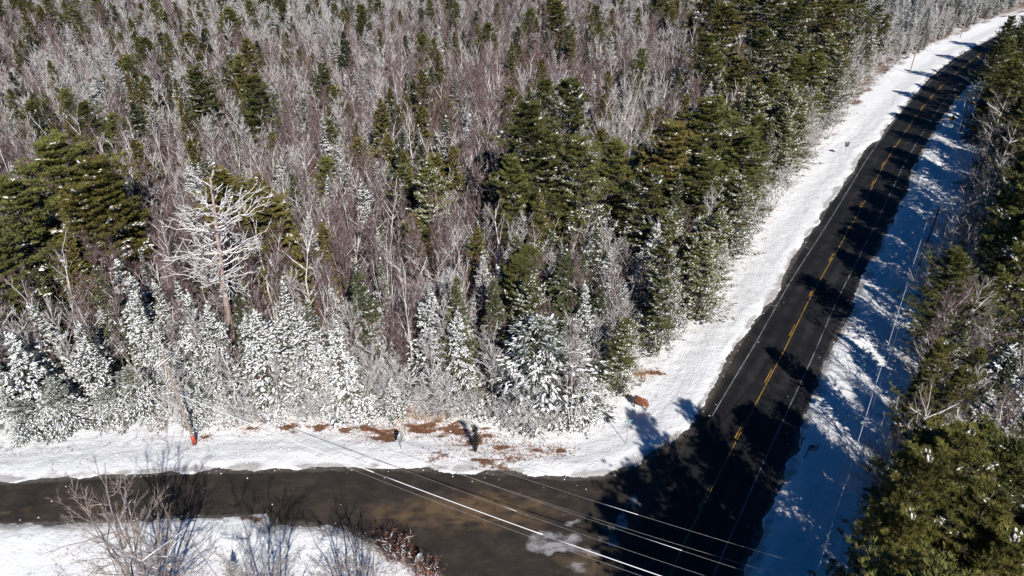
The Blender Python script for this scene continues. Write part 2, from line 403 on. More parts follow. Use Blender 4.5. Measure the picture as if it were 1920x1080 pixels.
DIRT_PX = [(715, 815, 2.6, 1.0), (735, 800, 2.0, .8), (790, 800, 3.0, 1.0), (850, 806, 3.0, 1.0), (905, 815, 2.6, 1.0), (870, 835, 2.4, .75), (1005, 848, 2.6, .95),
  (965, 856, 2.2, .85), (940, 835, 2, .7), (1050, 845, 1.6, .8), (825, 862, 2.0, .8), (905, 868, 2.6, .85), (945, 872, 2.0, .8), (660, 800, 1.6, .8), (1225, 695, 1.1, 1.0), (1203, 700, 1.0, 1.0),
  (1255, 640, 1.4, .8), (520, 770, 2.2, .8), (420, 976, 1.6, .8), (470, 974, 1.4, .8), (1165, 735, 1.3, .9), (470, 800, 1.6, .9), (540, 797, 2.0, .95), (605, 795, 1.8, .9), (650, 800, 1.8, .9), (380, 818, 1.2, .8), (690, 803, 1.8, 1.0)]
DIRT = [(at(a, b_)[:2], r, k) for a, b_, r, k in DIRT_PX]
def dirt_at(x, y, s):
    d = np.zeros(len(x))
    for c_, r, k in DIRT:
        xx = x + 1.5 * vn(x, y, 1.6) + 0.9 * vn(x, y, 0.6); yy = y + 0.9 * vn(x + 9, y, 1.5) + 0.5 * vn(x, y + 5, 0.5)
        q = np.hypot(xx - c_[0], (yy - c_[1]) * 1.6) / (r * 1.15)
        d = np.maximum(d, k * np.exp(-q ** 2) * (0.85 + 0.9 * vn(x * 0.5, y * 1.8, 0.7)))
    return d

def grid_mesh(name, x0, x1, y0, y1, st, keep, zf, mats, attrs):
    nx = int(round((x1 - x0) / st)); ny = int(round((y1 - y0) / st))
    X, Y = np.meshgrid(np.linspace(x0, x1, nx + 1), np.linspace(y0, y1, ny + 1)); x = X.ravel(); y = Y.ravel()
    s = sdist(np.stack([x, y], 1), EDGE)
    k = keep(x, y, s).reshape(ny + 1, nx + 1)
    q = k[:-1, :-1] & k[1:, :-1] & k[:-1, 1:] & k[1:, 1:]
    jy, jx = np.nonzero(q); W1 = nx + 1
    a = jy * W1 + jx; Q = np.stack([a, a + 1, a + W1 + 1, a + W1], 1)
    used, inv = np.unique(Q, return_inverse=True); Q = inv.reshape(-1, 4)
    x = x[used]; y = y[used]; s = s[used]
    return x, y, zf(x, y, s), s, Q
def quads_obj(name, parts, mat, attrf, smooth=True):
    V = []; Q = []; AT = {}; n = 0
    for x, y, z, s, q in parts:
        V.append(np.stack([x, y, z], 1)); Q.append(q + n); n += len(x)
        for k, v in attrf(x, y, s).items(): AT.setdefault(k, []).append(v)
    V = np.concatenate(V); Q = np.concatenate(Q)
    me = bpy.data.meshes.new(name)
    me.vertices.add(len(V)); me.vertices.foreach_set('co', V.astype(np.float32).ravel())
    me.loops.add(Q.size); me.loops.foreach_set('vertex_index', Q.astype(np.int32).ravel())
    me.polygons.add(len(Q)); me.polygons.foreach_set('loop_start', np.arange(0, Q.size, 4, dtype=np.int32))
    me.polygons.foreach_set('use_smooth', np.full(len(Q), smooth))
    me.update(calc_edges=True)
    for k, v in AT.items():
        a = me.attributes.new(k, 'FLOAT', 'POINT'); a.data.foreach_set('value', np.concatenate(v).astype(np.float32))
    me.materials.append(mat)
    return ob(name, me)

def inview(x, y, pad=8): return (np.abs(x) < 0.80 * y + 24 + pad)
LOW = lambda x, y, s: snow_z(x, y, s)
snowa = dict(dirt=0)
snow_attr = lambda x, y, s: {'spray': sst(-.6, .1, s) * (1 - sst(0.3, 2.2, s)) * (0.45 + 1.2 * vn(x, y, 2.6) + .5 * vn(x, y, .6)) + .8 * (1 - sst(.1, .5, np.abs(s - .25))) * (.5 + vn(x, y, 1.5)), 'dirt': np.maximum(dirt_at(x, y, s), (0.55 * sst(8, 11, s) + 0.5 * vn(x, y, 4) * sst(7, 10, s)))}  # litter patches; under the front trees the brown also paints in shade
VW = 12.5
parts = [grid_mesh('v', -70, 110, 20, 90, 0.26, lambda x, y, s: (s > -1.4) & (s < VW) & inview(x, y), LOW, None, None),
         grid_mesh('v', 20, 160, 89.8, 180, 0.35, lambda x, y, s: (s > -1.4) & (s < VW) & inview(x, y), LOW, None, None),
         grid_mesh('v', 60, 360, 179.5, 380, 0.8, lambda x, y, s: (s > -2) & (s < VW) & inview(x, y), LOW, None, None)]
o = quads_obj('snow_verge', parts, M['snow'], snow_attr); o['kind'] = 'structure'
o['label'] = 'scuffed white snow on both verges with bare leafy patches by the junction'
# wide ground sheet to the horizon, under the verge
xs = np.concatenate([-np.geomspace(2500, 420, 8), np.arange(-400, 401, 6.0), np.geomspace(420, 2500, 8)])
ys = np.concatenate([[-600, -200, -60], np.arange(0, 421, 6.0), np.geomspace(440, 3800, 9)])
X, Y = np.meshgrid(xs, ys); x = X.ravel(); y = Y.ravel(); s = sdist(np.stack([x, y], 1), EDGE)
z = -0.62 + sst(18, 30, s) * 0.5 + sst(20, 50, s) * 1.2 * vn(x, y, 24)
nx = len(xs); a = (np.arange(len(ys) - 1)[:, None] * nx + np.arange(nx - 1)[None]).ravel()
o = quads_obj('ground', [(x, y, z, s, np.stack([a, a + 1, a + nx + 1, a + nx], 1))], M['snow'], lambda x, y, s: {'dirt': 0.72 * sst(6, 14, s) + 0.35 * vn(x, y, 5)})  # forest litter brown, deepened to paint the dark gaps between trees
o['kind'] = 'structure'

# asphalt
JN = at(1188, 935)[:2]
def dist_cl(x, y):
    """signed offset from the centre line (+ right) for points"""
    d = np.full(len(x), 1e9); sg = np.zeros(len(x))
    for i in range(0, len(CL), 4):
        e = np.hypot(x - CL[i, 0], y - CL[i, 1]); m_ = e < d
        d[m_] = e[m_]; sg[m_] = ((x - CL[i, 0]) * NRM[i, 0] + (y - CL[i, 1]) * NRM[i, 1])[m_]
    return sg
STAIN = {'mud': [(905, 955, 8, 2.6, 1.2), (770, 962, 6, 2.0, .9), (1100, 1045, 2.6, 1.5, 1.0), (1085, 1060, 3.4, 1.6, .9), (980, 985, 3, 1.5, .6), (700, 975, 4, 1.0, .5), (150, 950, 6, .5, .6), (30, 958, 5, .5, .6), (1040, 960, 5, 1.0, .5)],
         'salt': [(1030, 1015, 1.7, 1.1, 1.4), (1060, 1018, 1.8, 1.0, 1.3), (1050, 1035, 2.2, .35, 1.2), (1078, 983, .8, .35, 1.6), (1180, 945, .45, 1.0, 1.3), (1160, 985, .5, 1.2, 1.0), (1110, 1040, 1.2, .6, .9), (1070, 1065, 1.6, .7, .9), (1140, 1010, 1.0, 1.4, .8)]}
def asph_attr(x, y, s):
    sg = dist_cl(x, y); ed = -4.4 + 0.0 * x
    side = 1 - sst(-0.1, 0.1, sg - ed); far = sst(70, 85, y); side = side * (1 - far)
    out = {'side': side}
    for k, L_ in STAIN.items():
        a_ = np.zeros(len(x))
        for px, py, rx, ry, kk in L_:
            c_ = at(px, py); xx = x + 1.6 * vn(x, y, 1.9) + 0.8 * vn(x, y, 0.7); yy = y + 0.8 * vn(x + 31, y, 1.7) + 0.5 * vn(x, y + 17, 0.6)
            q = np.hypot((xx - c_[0]) / rx, (yy - c_[1]) / ry)
            a_ = np.maximum(a_, kk * np.exp(-q ** 2) * (0.75 + 0.8 * vn(x, y, 0.9) + 0.7 * vn(x * 0.6, y * 2.4, 0.8)))
        out[k] = a_ * (1 - sst(-.1, .1, sg - ed) * 0.85)
    out['edge'] = sst(-1.1, -0.1, s)
    w1 = np.exp(-((np.abs(sg - 0.0) - 0.95) / .38) ** 2) + np.exp(-((np.abs(sg) - 2.75) / .38) ** 2)
    out['track'] = np.clip(.55 - .35 * w1 + .5 * vn(x, y, 6) + .35 * vn(x, y, 1.3), 0, 1)
    return out
AZ = lambda x, y, s: 0.0 * x
parts = [grid_mesh('a', -70, 110, 10, 90, 0.3, lambda x, y, s: (s < 0.9) & inview(x, y), AZ, None, None),
         grid_mesh('a', 20, 160, 90, 180, 0.5, lambda x, y, s: (s < 0.9) & inview(x, y), AZ, None, None),
         grid_mesh('a', 60, 360, 180, 380, 1.0, lambda x, y, s: (s < 0.9) & inview(x, y), AZ, None, None)]
road = quads_obj('road', parts, M['asphalt'], asph_attr); road['kind'] = 'structure'
road['label'] = 'dark wet asphalt road with a browner side road joining it'

def ribbon(name, i0, i1, off, w, mat, z=0.006, parent=road):
    i = np.arange(i0, i1 + 1)
    l = CL[i] + NRM[i] * (off - w / 2); r = CL[i] + NRM[i] * (off + w / 2)
    V = np.zeros((2 * len(i), 3)); V[0::2, :2] = l; V[1::2, :2] = r; V[:, 2] = z
    f = []
    for k in range(len(i) - 1): f += [(2 * k, 2 * k + 1, 2 * k + 3), (2 * k, 2 * k + 3, 2 * k + 2)]
    return ob(name, MB().add(V, f, mat).mesh(name), parent)
nCL = len(CL)
ribbon('centre_line', 0, nCL - 1, 0.12, 0.095, 'paint_yellow')
ribbon('edge_line', 0, nCL - 1, 3.68, 0.105, 'paint_white')
yk = lambda py_: int(np.argmin(np.abs(np.array([proj((c_[0], c_[1], 0))[1] for c_ in CL]) - py_)))
k0 = yk(800); ribbon('edge_line', k0, nCL - 1, -3.6, 0.105, 'paint_white')
kd = yk(717); first = kd - int(12.2 / 0.8 * 6)
d0 = kd
ks = []
k = float(kd)
while k > 4: k -= 12.2 / 0.8
while k < nCL - 6:
    ks.append(int(round(k))); k += 12.2 / 0.8
for k in ks:
    if k >= 0: ribbon('centre_dash', k, k + 4, -0.14, 0.12, 'paint_yellow')
# junction corner line, remnants of stop line
def freeribbon(name, pxs, w, mat, z=0.006, n=6):
    P = catmull(np.array([at(*p)[:2] for p in pxs]), n)
    t = unit(np.gradient(P, axis=0)); nn = np.stack([t[:, 1], -t[:, 0]], 1)
    V = np.zeros((2 * len(P), 3)); V[0::2, :2] = P - nn * w / 2; V[1::2, :2] = P + nn * w / 2; V[:, 2] = z
    f = []
    for k in range(len(P) - 1): f += [(2 * k, 2 * k + 1, 2 * k + 3), (2 * k, 2 * k + 3, 2 * k + 2)]
    return ob(name, MB().add(V, f, mat).mesh(name), road)
freeribbon('joint_line', [(1190, 925), (1172, 955), (1150, 990), (1135, 1012)], 0.10, 'paint_white')

# ------------------------------------------------------------------ tree prototypes: dict part name -> MB
def rdir(rs, n, el0, el1, az=None):
    az = rs.uniform(0, 2 * math.pi, n) if az is None else az
    el = rs.uniform(el0, el1, n)
    return np.stack([np.cos(az) * np.cos(el), np.sin(az) * np.cos(el), np.sin(el)], 1)
def child(rs, B, per, tmin, tmax, spread, L0, up=0.0, curv=0.0, taperL=0.6):
    """per children on every branch of B, leaning off the parent by spread"""
    n = len(B[0]); idx = np.repeat(np.arange(n), per); t = rs.uniform(tmin, tmax, len(idx))
    p, d = bpt(B, idx, t)
    q = rs.randn(len(idx), 3); q -= (q * d).sum(1)[:, None] * d; q = unit(q)
    D = unit(d + q * spread + np.array([[0, 0, 1.0]]) * up)
    L = B[2][idx] * L0 * (1 - taperL * t) * rs.uniform(0.6, 1.2, len(idx))
    return (p, D, L, np.full(len(idx), curv)), idx, t
def trunk_path(rs, H, lean=0.02, wob=0.012, k=8):
    P = [np.zeros(3)]; a = rs.uniform(0, 6.28)
    off = np.cumsum(rs.randn(k, 2) * wob * H, axis=0)
    z = np.linspace(0, 1, k + 1)[1:]
    pts = [(0, 0, -0.5)] + [(off[i][0] + math.cos(a) * lean * H * z[i], off[i][1] + math.sin(a) * lean * H * z[i], H * z[i]) for i in range(k)]
    return np.array(pts)
def on_path(path, t):
    k = len(path) - 1; f = np.clip(t, 0, 0.9999) * k; i = f.astype(int); w = (f - i)[:, None]
    return path[i] * (1 - w) + path[i + 1] * w

def spruce(seed, H=13.0, Rr=2.0, snow=1.0, mat='spruce', base=0.04, gap=0.42, per=7, density=12, droop=0.25, bw=0.13, power=0.85, blob=0.2, top_snow=1.0):
    rs = np.random.RandomState(seed)
    path = trunk_path(rs, H, 0.025, 0.005)
    tr = MB().tube('bark_dark', path, np.linspace(0.012 * H + 0.02, 0.015, len(path)), 6)
    zz = []
    z = base * H
    while z < H * 0.985: zz += [z + rs.uniform(-.12, .12) for _ in range(per if z < H * .75 else max(4, per - 2))]; z += gap * (1 - 0.45 * z / H)
    zz = np.array(zz); n = len(zz); t = zz / H
    lump = (0.62 + 0.6 * rs.rand(n)) * (1 + 0.28 * np.sin(zz * rs.uniform(0.9, 1.6) + rs.uniform(0, 6)))
    az0 = rs.uniform(0, 6.28)
    L = Rr * (1 - t) ** power * lump * (0.65 + 0.35 * sst(0, 0.22, t)) + 0.12
    el = -droop + 0.9 * t ** 2 + rs.uniform(-.12, .12, n); az = rs.uniform(0, 6.283, n); L = L * (1 + 0.22 * np.cos(az - az0) + 0.15 * np.cos(2 * az + 3 * zz / H))
    D = np.stack([np.cos(az) * np.cos(el), np.sin(az) * np.cos(el), np.sin(el)], 1)
    B = (on_path(path, t * 0.96 + 0.0), D, L, np.full(n, 0.10))
    cr = MB(); limbs(tr, 'bark_dark', B, 0.012 + 0.012 * L, 0.006, 2, 3)
    idx = np.repeat(np.arange(n), density); tt = rs.uniform(0.12, 1.0, len(idx)) ** 0.8
    p, d = bpt(B, idx, tt)
    side = np.cross(d, np.array([[0, 0, 1.0]])); side = unit(side) * rs.choice([-1, 1], len(idx))[:, None]
    dd = unit(d * rs.uniform(0.3, 1.0, (len(idx), 1)) + side * rs.uniform(0.1, 0.9, (len(idx), 1)) + np.array([[0, 0, 1.0]]) * rs.uniform(-0.35, 0.25, (len(idx), 1)))
    ll = (0.22 + 0.20 * L[idx] ** 0.7) * rs.uniform(0.7, 1.3, len(idx)) * (1.15 - 0.4 * tt)
    fz = rs.rand(len(idx)) < (0.34 * min(1.2, snow) if snow > .3 else 0.04); wd_ = bw * rs.uniform(0.7, 1.3, len(idx))
    blades(cr, mat, p[~fz], dd[~fz], ll[~fz], wd_[~fz], rs, 0.2)
    if fz.any(): blades(cr, 'frost_needles', p[fz] + np.array([[0, 0, .03]]), dd[fz], ll[fz], wd_[fz] * .8, rs, 0.2)
    tp = on_path(path, np.full(10, 0.985)); blades(cr, mat, tp, rdir(rs, 10, 0.6, 1.5), 0.35, 0.08, rs)
    out = {'trunk': tr, 'crown': cr}
    if snow > 0:
        sn = MB(); k = 4; cov = rs.rand(n) < min(0.95, 0.84 * snow ** .8)
        if top_snow < 1: cov &= rs.rand(n) < 1 - (1 - top_snow) * sst(0.45, 0.8, t)
        bi = np.nonzero(cov)[0]; idx = np.repeat(bi, k); m0 = np.tile(np.arange(k), len(bi))
        tt = 0.28 + (m0 + rs.uniform(.2, .9, len(idx))) / k * 0.74; p, d = bpt(B, idx, tt)
        wb = (rs.uniform(0.5, 1.1, n) * blob * 0.66)[idx] * (0.55 + 0.45 * (1 - t[idx])) * rs.uniform(.65, 1.25, len(idx))
        ke = rs.rand(len(idx)) < 0.9; p, d, wb, idx = p[ke], d[ke], wb[ke], idx[ke]
        side = unit(np.cross(d, np.array([[0, 0, 1.0]]))) * (rs.randn(len(idx)) * 0.07 * L[idx])[:, None]
        st = np.clip(0.42 * L[idx] / k / wb * 1.6, 1.2, 3.2)
        blobs(sn, 'snow_clump', p + side + np.array([[0, 0, 0.05]]), wb, rs, 0.40, d + np.array([[0, 0, -0.22]]), st[:, None])
        # pads on the side sprays
        i2 = rs.choice(bi, int(len(bi) * 3.5)); p, d = bpt(B, i2, rs.uniform(.35, 1.0, len(i2))); sd = unit(np.cross(d, np.array([[0, 0, 1.0]]))) * rs.choice([-1, 1], len(i2))[:, None]
        dd = unit(d * .7 + sd + np.array([[0, 0, -.2]])); ofs = sd * (rs.uniform(.05, .28, len(i2)) * L[i2])[:, None]
        blobs(sn, 'snow_clump', p + ofs + np.array([[0, 0, 0.04]]), blob * .52 * rs.uniform(.6, 1.3, len(i2)) * (0.6 + 0.4 * (1 - t[i2])), rs, .4, dd, 2.0)
        q = on_path(path, np.full(3, 0.99)); blobs(sn, 'snow_clump', q + rs.randn(3, 3) * [0.03, 0.03, 0.1], 0.10, rs, 1.2)
        out['snow'] = sn
    return out

def pine(seed, H=24.0, Rr=5.8, snow=0.15, mat='pine', base=0.20, n=0, tufts=24, per=15, bl=0.48, bw=0.075, shape=0.55, step=1.25):
    """white pine: whorls of near level limbs carrying flat plumes, dark gaps between the tiers, a pointed top"""
    rs = np.random.RandomState(seed)
    path = trunk_path(rs, H, 0.015, 0.005)
    tr = MB().tube('bark_dark', path, np.linspace(0.017 * H, 0.03, len(path)), 7)
    zz = []; z = base * H
    while z < H * 0.985: zz.append(z); z += step * rs.uniform(0.8, 1.25) * (1 - 0.35 * z / H)
    t = np.repeat(np.array(zz) / H, 6) ; n = len(t); t = t + rs.uniform(-.006, .006, n); u_ = np.clip((t - base) / (1 - base), 0, 1)
    prof = (1 - u_) ** shape * (0.55 + 0.45 * sst(0, 0.25, u_)) + 0.07
    wh = np.repeat(rs.uniform(0.6, 1.3, len(zz)), 6)
    L = Rr * prof * wh * rs.uniform(0.42, 1.25, n)
    az = np.tile(np.arange(6) * 1.047, len(zz)) + np.repeat(rs.uniform(0, 6.28, len(zz)), 6) + rs.uniform(-.35, .35, n)
    L = L * (1 + .28 * np.cos(az - rs.uniform(0, 6) + 5 * t))
    el = -0.05 + 0.75 * u_ ** 2 + rs.uniform(-.08, .10, n)
    D = np.stack([np.cos(az) * np.cos(el), np.sin(az) * np.cos(el), np.sin(el)], 1)
    B = (on_path(path, np.clip(t, 0, 1) * 0.98), D, L, np.full(n, 0.10))
    limbs(tr, 'bark_dark', B, 0.03 + 0.014 * L, 0.02, 3, 4, 0, 0.02, rs)
    n_s = 7; idx = np.repeat(np.arange(n), n_s); tt = rs.uniform(0.22, 1.0, len(idx)); P, d = bpt(B, idx, tt)
    sd = unit(np.cross(d, np.array([[0, 0, 1.0]]))) * rs.choice([-1, 1], len(idx))[:, None]
    D2 = unit(d * rs.uniform(.5, 1.0, (len(idx), 1)) + sd * rs.uniform(.3, 1.0, (len(idx), 1)) + np.array([[0, 0, 1.0]]) * rs.uniform(-.02, .16, (len(idx), 1)))
    B2 = (P, D2, (0.35 + L[idx] * 0.34 * (1.15 - .5 * tt)) * rs.uniform(.6, 1.2, len(idx)), np.full(len(idx), .12))
    limbs(tr, 'bark_dark', B2, 0.022, 0.01, 2, 3)
    m_ = max(1, int(tufts / 6)); n2 = len(idx)
    id2 = np.repeat(np.arange(n2), m_); t2 = rs.uniform(0.2, 1.05, len(id2)); p, d = bpt(B2, id2, t2)
    p = p + rs.randn(len(p), 3) * np.array([[0.16, 0.16, 0.05]])
    PP = np.repeat(p, per, 0); Dd = np.repeat(d, per, 0)
    dirs = unit(Dd * 0.8 + rs.randn(len(PP), 3) * np.array([[0.7, 0.7, 0.30]]) + np.array([[0, 0, 0.30]]))
    cr = MB(); blades(cr, mat, PP, dirs, bl * rs.uniform(0.7, 1.25, len(PP)), bw * rs.uniform(0.7, 1.3, len(PP)), rs, 0.04)
    out = {'trunk': tr, 'crown': cr}
    if snow > 0:
        sn = MB(); lim = rs.rand(n) < snow * 1.6 * (1.2 - 0.6 * u_)
        pick = lim[idx[id2]] & (rs.rand(len(id2)) < 0.8); q = p[pick] + np.array([[0, 0, 0.14]])
        blobs(sn, 'snow_clump', q, 0.12 * np.exp(np.clip(rs.randn(len(q)) * .45, -1, .7)), rs, 0.42, d[pick], 1.9)
        sp_ = rs.rand(len(id2)) < 0.04 * min(1, snow * 6); q = p[sp_] + np.array([[0, 0, 0.12]])
        blobs(sn, 'snow_clump', q, 0.07 * np.exp(rs.randn(len(q)) * .35), rs, 0.5)
        out['snow'] = sn
    return out

def bare(seed, H=13.0, spread=0.55, limbsN=20, base=0.30, twigmat='twig', bark='bark', frost=0.0, Lf=0.26, tr_r=0.0065, sub=6, tw=7, twr=0.014, up=0.35, stems=1, snowline=0.35, wob=0.012):
    rs = np.random.RandomState(seed); tr = MB(); cr = MB(); sn = MB()
    for s_ in range(stems):
        h = H * (1 if s_ == 0 else rs.uniform(0.65, 0.95))
        path = trunk_path(rs, h, 0.03 if stems == 1 else rs.uniform(0.1, 0.32), wob)
        tr.tube(bark, path, np.linspace(tr_r * H + 0.03, 0.018, len(path)), 6)
        n = int(limbsN * (1 if stems == 1 else 0.6)); t = np.sort(rs.uniform(base, 0.99, n))
        el = rs.uniform(0.45, 1.05, n) + 0.25 * t; az = np.arange(n) * 2.4 + rs.uniform(-.6, .6, n)
        D = np.stack([np.cos(az) * np.cos(el), np.sin(az) * np.cos(el), np.sin(el)], 1)
        D = unit(D * np.array([[spread * 1.7, spread * 1.7, 1]]))
        L = h * Lf * (1.15 - 0.6 * t) * rs.uniform(0.6, 1.15, n)
        B = (on_path(path, t), D, L, rs.uniform(-0.02, 0.10, n))
        limbs(tr, bark, B, 0.008 + 0.011 * L, 0.012, 4, 4, 0, 0.025, rs)
        B2, i2, t2 = child(rs, B, sub, 0.15, 1.0, 0.6, 0.55, up * 0.4, 0.05, 0.45)
        limbs(cr, twigmat, B2, twr * 1.05, twr * 0.6, 2, 3, 0, 0.03, rs)
        B3, i3, t3 = child(rs, B2, tw, 0.1, 1.0, 0.65, 0.75, up * 0.4, 0.0, 0.4)
        fm = rs.rand(len(i3)) < frost
        spikes(cr, twigmat, B3[0][~fm], B3[1][~fm], B3[2][~fm], twr * 0.72)
        if fm.any(): spikes(sn, 'frost', B3[0][fm], B3[1][fm], B3[2][fm], twr * 0.85)
        k = rs.rand(n) < snowline
        if k.any(): limbs(sn, 'snow_clump', tuple(a[k] for a in B), 0.012 + 0.010 * L[k], 0.016, 3, 3, 0.9)
        k = rs.rand(len(i2)) < frost
        if k.any(): limbs(sn, 'snow_clump', tuple(a[k] for a in B2), twr * 1.2, twr * 0.9, 1, 3, 1.0)
    out = {'trunk': tr, 'crown': cr}
    if sn.n: out['snow'] = sn
    return out

def snag(seed, H=27.0):
    rs = np.random.RandomState(seed); tr = MB(); br = MB(); sn = MB()
    path = trunk_path(rs, H, 0.0, 0.004); _b0, _t0 = at(438, 690), at(398, 332, 26.7); path[:, :2] += np.linspace(0, 1, len(path))[:, None] * (_t0 - _b0)[None, :2]
    tr.tube('dead', path, np.linspace(0.52, 0.10, len(path)), 10)
    n = 80; t = np.concatenate([rs.uniform(0.47, 0.86, n - 6), rs.uniform(0.86, 0.99, 6)]); az = np.arange(n) * 2.4 + rs.uniform(-.4, .4, n)
    el = rs.uniform(-0.05, 0.45, n) + 0.5 * sst(0.8, 1, t)
    D = np.stack([np.cos(az) * np.cos(el), np.sin(az) * np.cos(el), np.sin(el)], 1)
    L = rs.uniform(2.0, 7.6, n) * (1 - 0.6 * sst(0.72, 1, t))
    B = (on_path(path, t), D, L, rs.uniform(-0.1, 0.28, n))
    limbs(br, 'dead', B, 0.048 + 0.008 * L, 0.014, 7, 5, 0, 0.022, np.random.RandomState(seed + 1))
    limbs(sn, 'snow_clump', B, 0.034 + 0.006 * L, 0.016, 7, 5, 0.75, 0.022, np.random.RandomState(seed + 1))
    B2, i2, t2 = child(rs, B, 5, 0.25, 0.95, 0.75, 0.36, 0.1, 0.15, 0.3)
    limbs(br, 'dead', B2, 0.030, 0.012, 3, 4, 0, 0.04, np.random.RandomState(seed + 2))
    limbs(sn, 'snow_clump', B2, 0.026, 0.013, 3, 4, 0.8, 0.04, np.random.RandomState(seed + 2))
    B3, i3, t3 = child(rs, B2, 4, 0.2, 1.0, 0.8, 0.5, 0.1, 0.0, 0.3)
    spikes(br, 'dead', *B3[:3], 0.02); spikes(sn, 'snow_clump', B3[0] + np.array([[0, 0, .02]]), *B3[1:3], 0.022)
    return {'trunk': tr, 'branches': br, 'snow': sn}

def shrub(seed, Rr=1.6, H=1.8, mat='twig', frost=0.6, leaf=None, nleaf=0, n=46, leafr=0.07, blobn=0):
    rs = np.random.RandomState(seed); st = MB(); sn = MB()
    D = rdir(rs, n, 0.55, 1.45); L = H * rs.uniform(0.6, 1.15, n)
    D = unit(D * np.array([[Rr / H, Rr / H, 1]]))
    P = np.concatenate([rs.randn(n, 2) * Rr * 0.22, np.full((n, 1), -0.1)], 1)
    B = (P, D, L, np.full(n, -0.12)); limbs(st, mat, B, 0.022, 0.009, 3, 3, 0, 0.03, rs)
    B2, i2, t2 = child(rs, B, 7, 0.2, 1.0, 0.8, 0.5, 0.0, 0.0, 0.4)
    fm = rs.rand(len(i2)) < frost
    spikes(st, mat, B2[0][~fm], B2[1][~fm], B2[2][~fm], 0.012)
    if fm.any(): spikes(sn, 'snow_clump', B2[0][fm], B2[1][fm], B2[2][fm], 0.022)
    if blobn:
        k = rs.randint(0, len(i2), blobn); q, _ = bpt(B2, k, rs.uniform(0.3, 1, blobn)); blobs(sn, 'snow_clump', q, rs.uniform(0.06, 0.2, blobn), rs, 0.5)
    out = {'stems': st}
    if nleaf:
        lf = MB(); k = rs.randint(0, len(i2), nleaf); q, d = bpt(B2, k, rs.uniform(0.5, 1, nleaf))
        blades(lf, leaf, q, rs.randn(nleaf, 3), leafr * 2 * rs.uniform(0.6, 1.4, nleaf), leafr * 1.5, rs); out['leaves'] = lf
    if sn.n: out['snow'] = sn
    return out

PROTO = {}
def reg(kind, variants): PROTO[kind] = variants
reg('snow_spruce', [spruce(100 + i, 13, 2.5 + 0.25 * i, 1.0, density=11, blob=0.25) for i in range(4)] + [spruce(105, 13, 3.2, 1.2, gap=0.5, per=6, density=12, blob=0.30, droop=0.4)])
reg('hemlock', [spruce(190, 13, 5.2, 1.5, 'spruce', gap=0.36, per=8, density=26, blob=0.36, droop=0.42, power=0.65, bw=0.12, top_snow=0.1)])
reg('dusted_spruce', [spruce(120 + i, 13, 2.0, 0.38, density=15, blob=0.19) for i in range(4)])
reg('olive_fir', [spruce(140 + i, 16, 2.7, 0.22, 'olive', density=22, gap=0.40, bw=0.17, power=0.7, droop=0.15, blob=0.17, top_snow=0.15) for i in range(3)])
reg('green_fir', [spruce(150 + i, 15, 2.5, 0.16, 'spruce', density=22, gap=0.40, bw=0.17, power=0.75, droop=0.2, blob=0.18, top_snow=0.3) for i in range(3)])
reg('pine', [pine(160, snow=0.10), pine(161, snow=0.2), pine(162, snow=0.03), pine(163, 24, 5.4, 0.14, 'olive')])
reg('near_pine', [pine(165, 24, 5.6, 0.09, 'pine_near', per=30, bw=0.038, bl=0.42, tufts=24)])
reg('snow_pine', [pine(170, snow=0.45, base=0.10), pine(171, snow=0.6, base=0.08)])
reg('maple', [bare(200 + i, 13, (0.34, 0.46, 0.30, 0.55, 0.38, 0.30, 0.5)[i], (22, 24, 18, 28, 30, 34, 20)[i], (.34, .26, .42, .2, .15, .1, .3)[i], 'twig', 'bark_purple' if i != 2 else 'bark', (.05, .10, .05, .12, .03, .03, .2)[i], snowline=(.1, .3, .1, .25, .05, .05, .4)[i], stems=(1, 1, 1, 1, 2, 4, 1)[i], tr_r=(.0065, .007, .006, .008, .004, .003, .009)[i]) for i in range(7)])
reg('frost_tree', [bare(220 + i, 12, 0.5, 20, 0.25, 'twig_grey', 'bark', 0.55, snowline=0.7) for i in range(3)])
reg('birch', [bare(240 + i, 14, 0.5, 15, 0.35, 'twig', 'birch', 0.08, tr_r=0.0095, sub=5, snowline=0.55, wob=0.02) for i in range(3)] + [bare(250 + i, 14, 0.24, 13, 0.38, 'twig', 'birch', 0.05, 0.30, 0.0075, 4, 6, snowline=0.4, wob=0.006, stems=(2, 3)[i]) for i in range(2)])
reg('big_bare', [bare(260 + i, 11, 0.95, 26, 0.18, 'twig_grey', 'birch', 0.10, 0.42, 0.012, 7, 9, 0.011, snowline=0.3, wob=0.015) for i in range(3)])
reg('stem_clump', [bare(280, 17, 0.80, 20, 0.14, 'twig_grey', 'bark', 0.05, 0.32, 0.0075, 6, 8, 0.013, stems=8, snowline=0.08), bare(281, 12, 0.8, 20, 0.12, 'twig_grey', 'bark', 0.03, 0.34, 0.010, 6, 6, 0.013, stems=8, snowline=0.08)])
reg('frost_sapling', [bare(230 + i, 6.5, 1.0, 20, 0.12, 'twig_grey', 'bark', 0.8, 0.40, 0.006, 7, 7, 0.014, snowline=0.9, stems=2) for i in range(3)])
reg('frost_shrub', [shrub(300 + i, 2.0, 2.4, 'twig_grey', 0.65, n=60, blobn=160) for i in range(3)])
reg('rust_shrub', [shrub(320 + i, 1.6, 1.9, 'twig', 0.2, 'rust_leaf', 210, n=40, leafr=0.06) for i in range(2)])
reg('beech', [ (lambda d: d)(bare(340, 7, 0.8, 18, 0.15, 'twig_grey', 'bark', 0.1, 0.4)) ])
_b = PROTO['beech'][0]; _rs = np.random.RandomState(5); _lf = MB(); _q = _rs.randn(1600, 3) * np.array([[1.1, 1.1, 1.7]]) + np.array([[0, 0, 4.2]])
blades(_lf, 'rust_leaf', _q, _rs.randn(1600, 3), 0.20, 0.13, _rs); _b['leaves'] = _lf
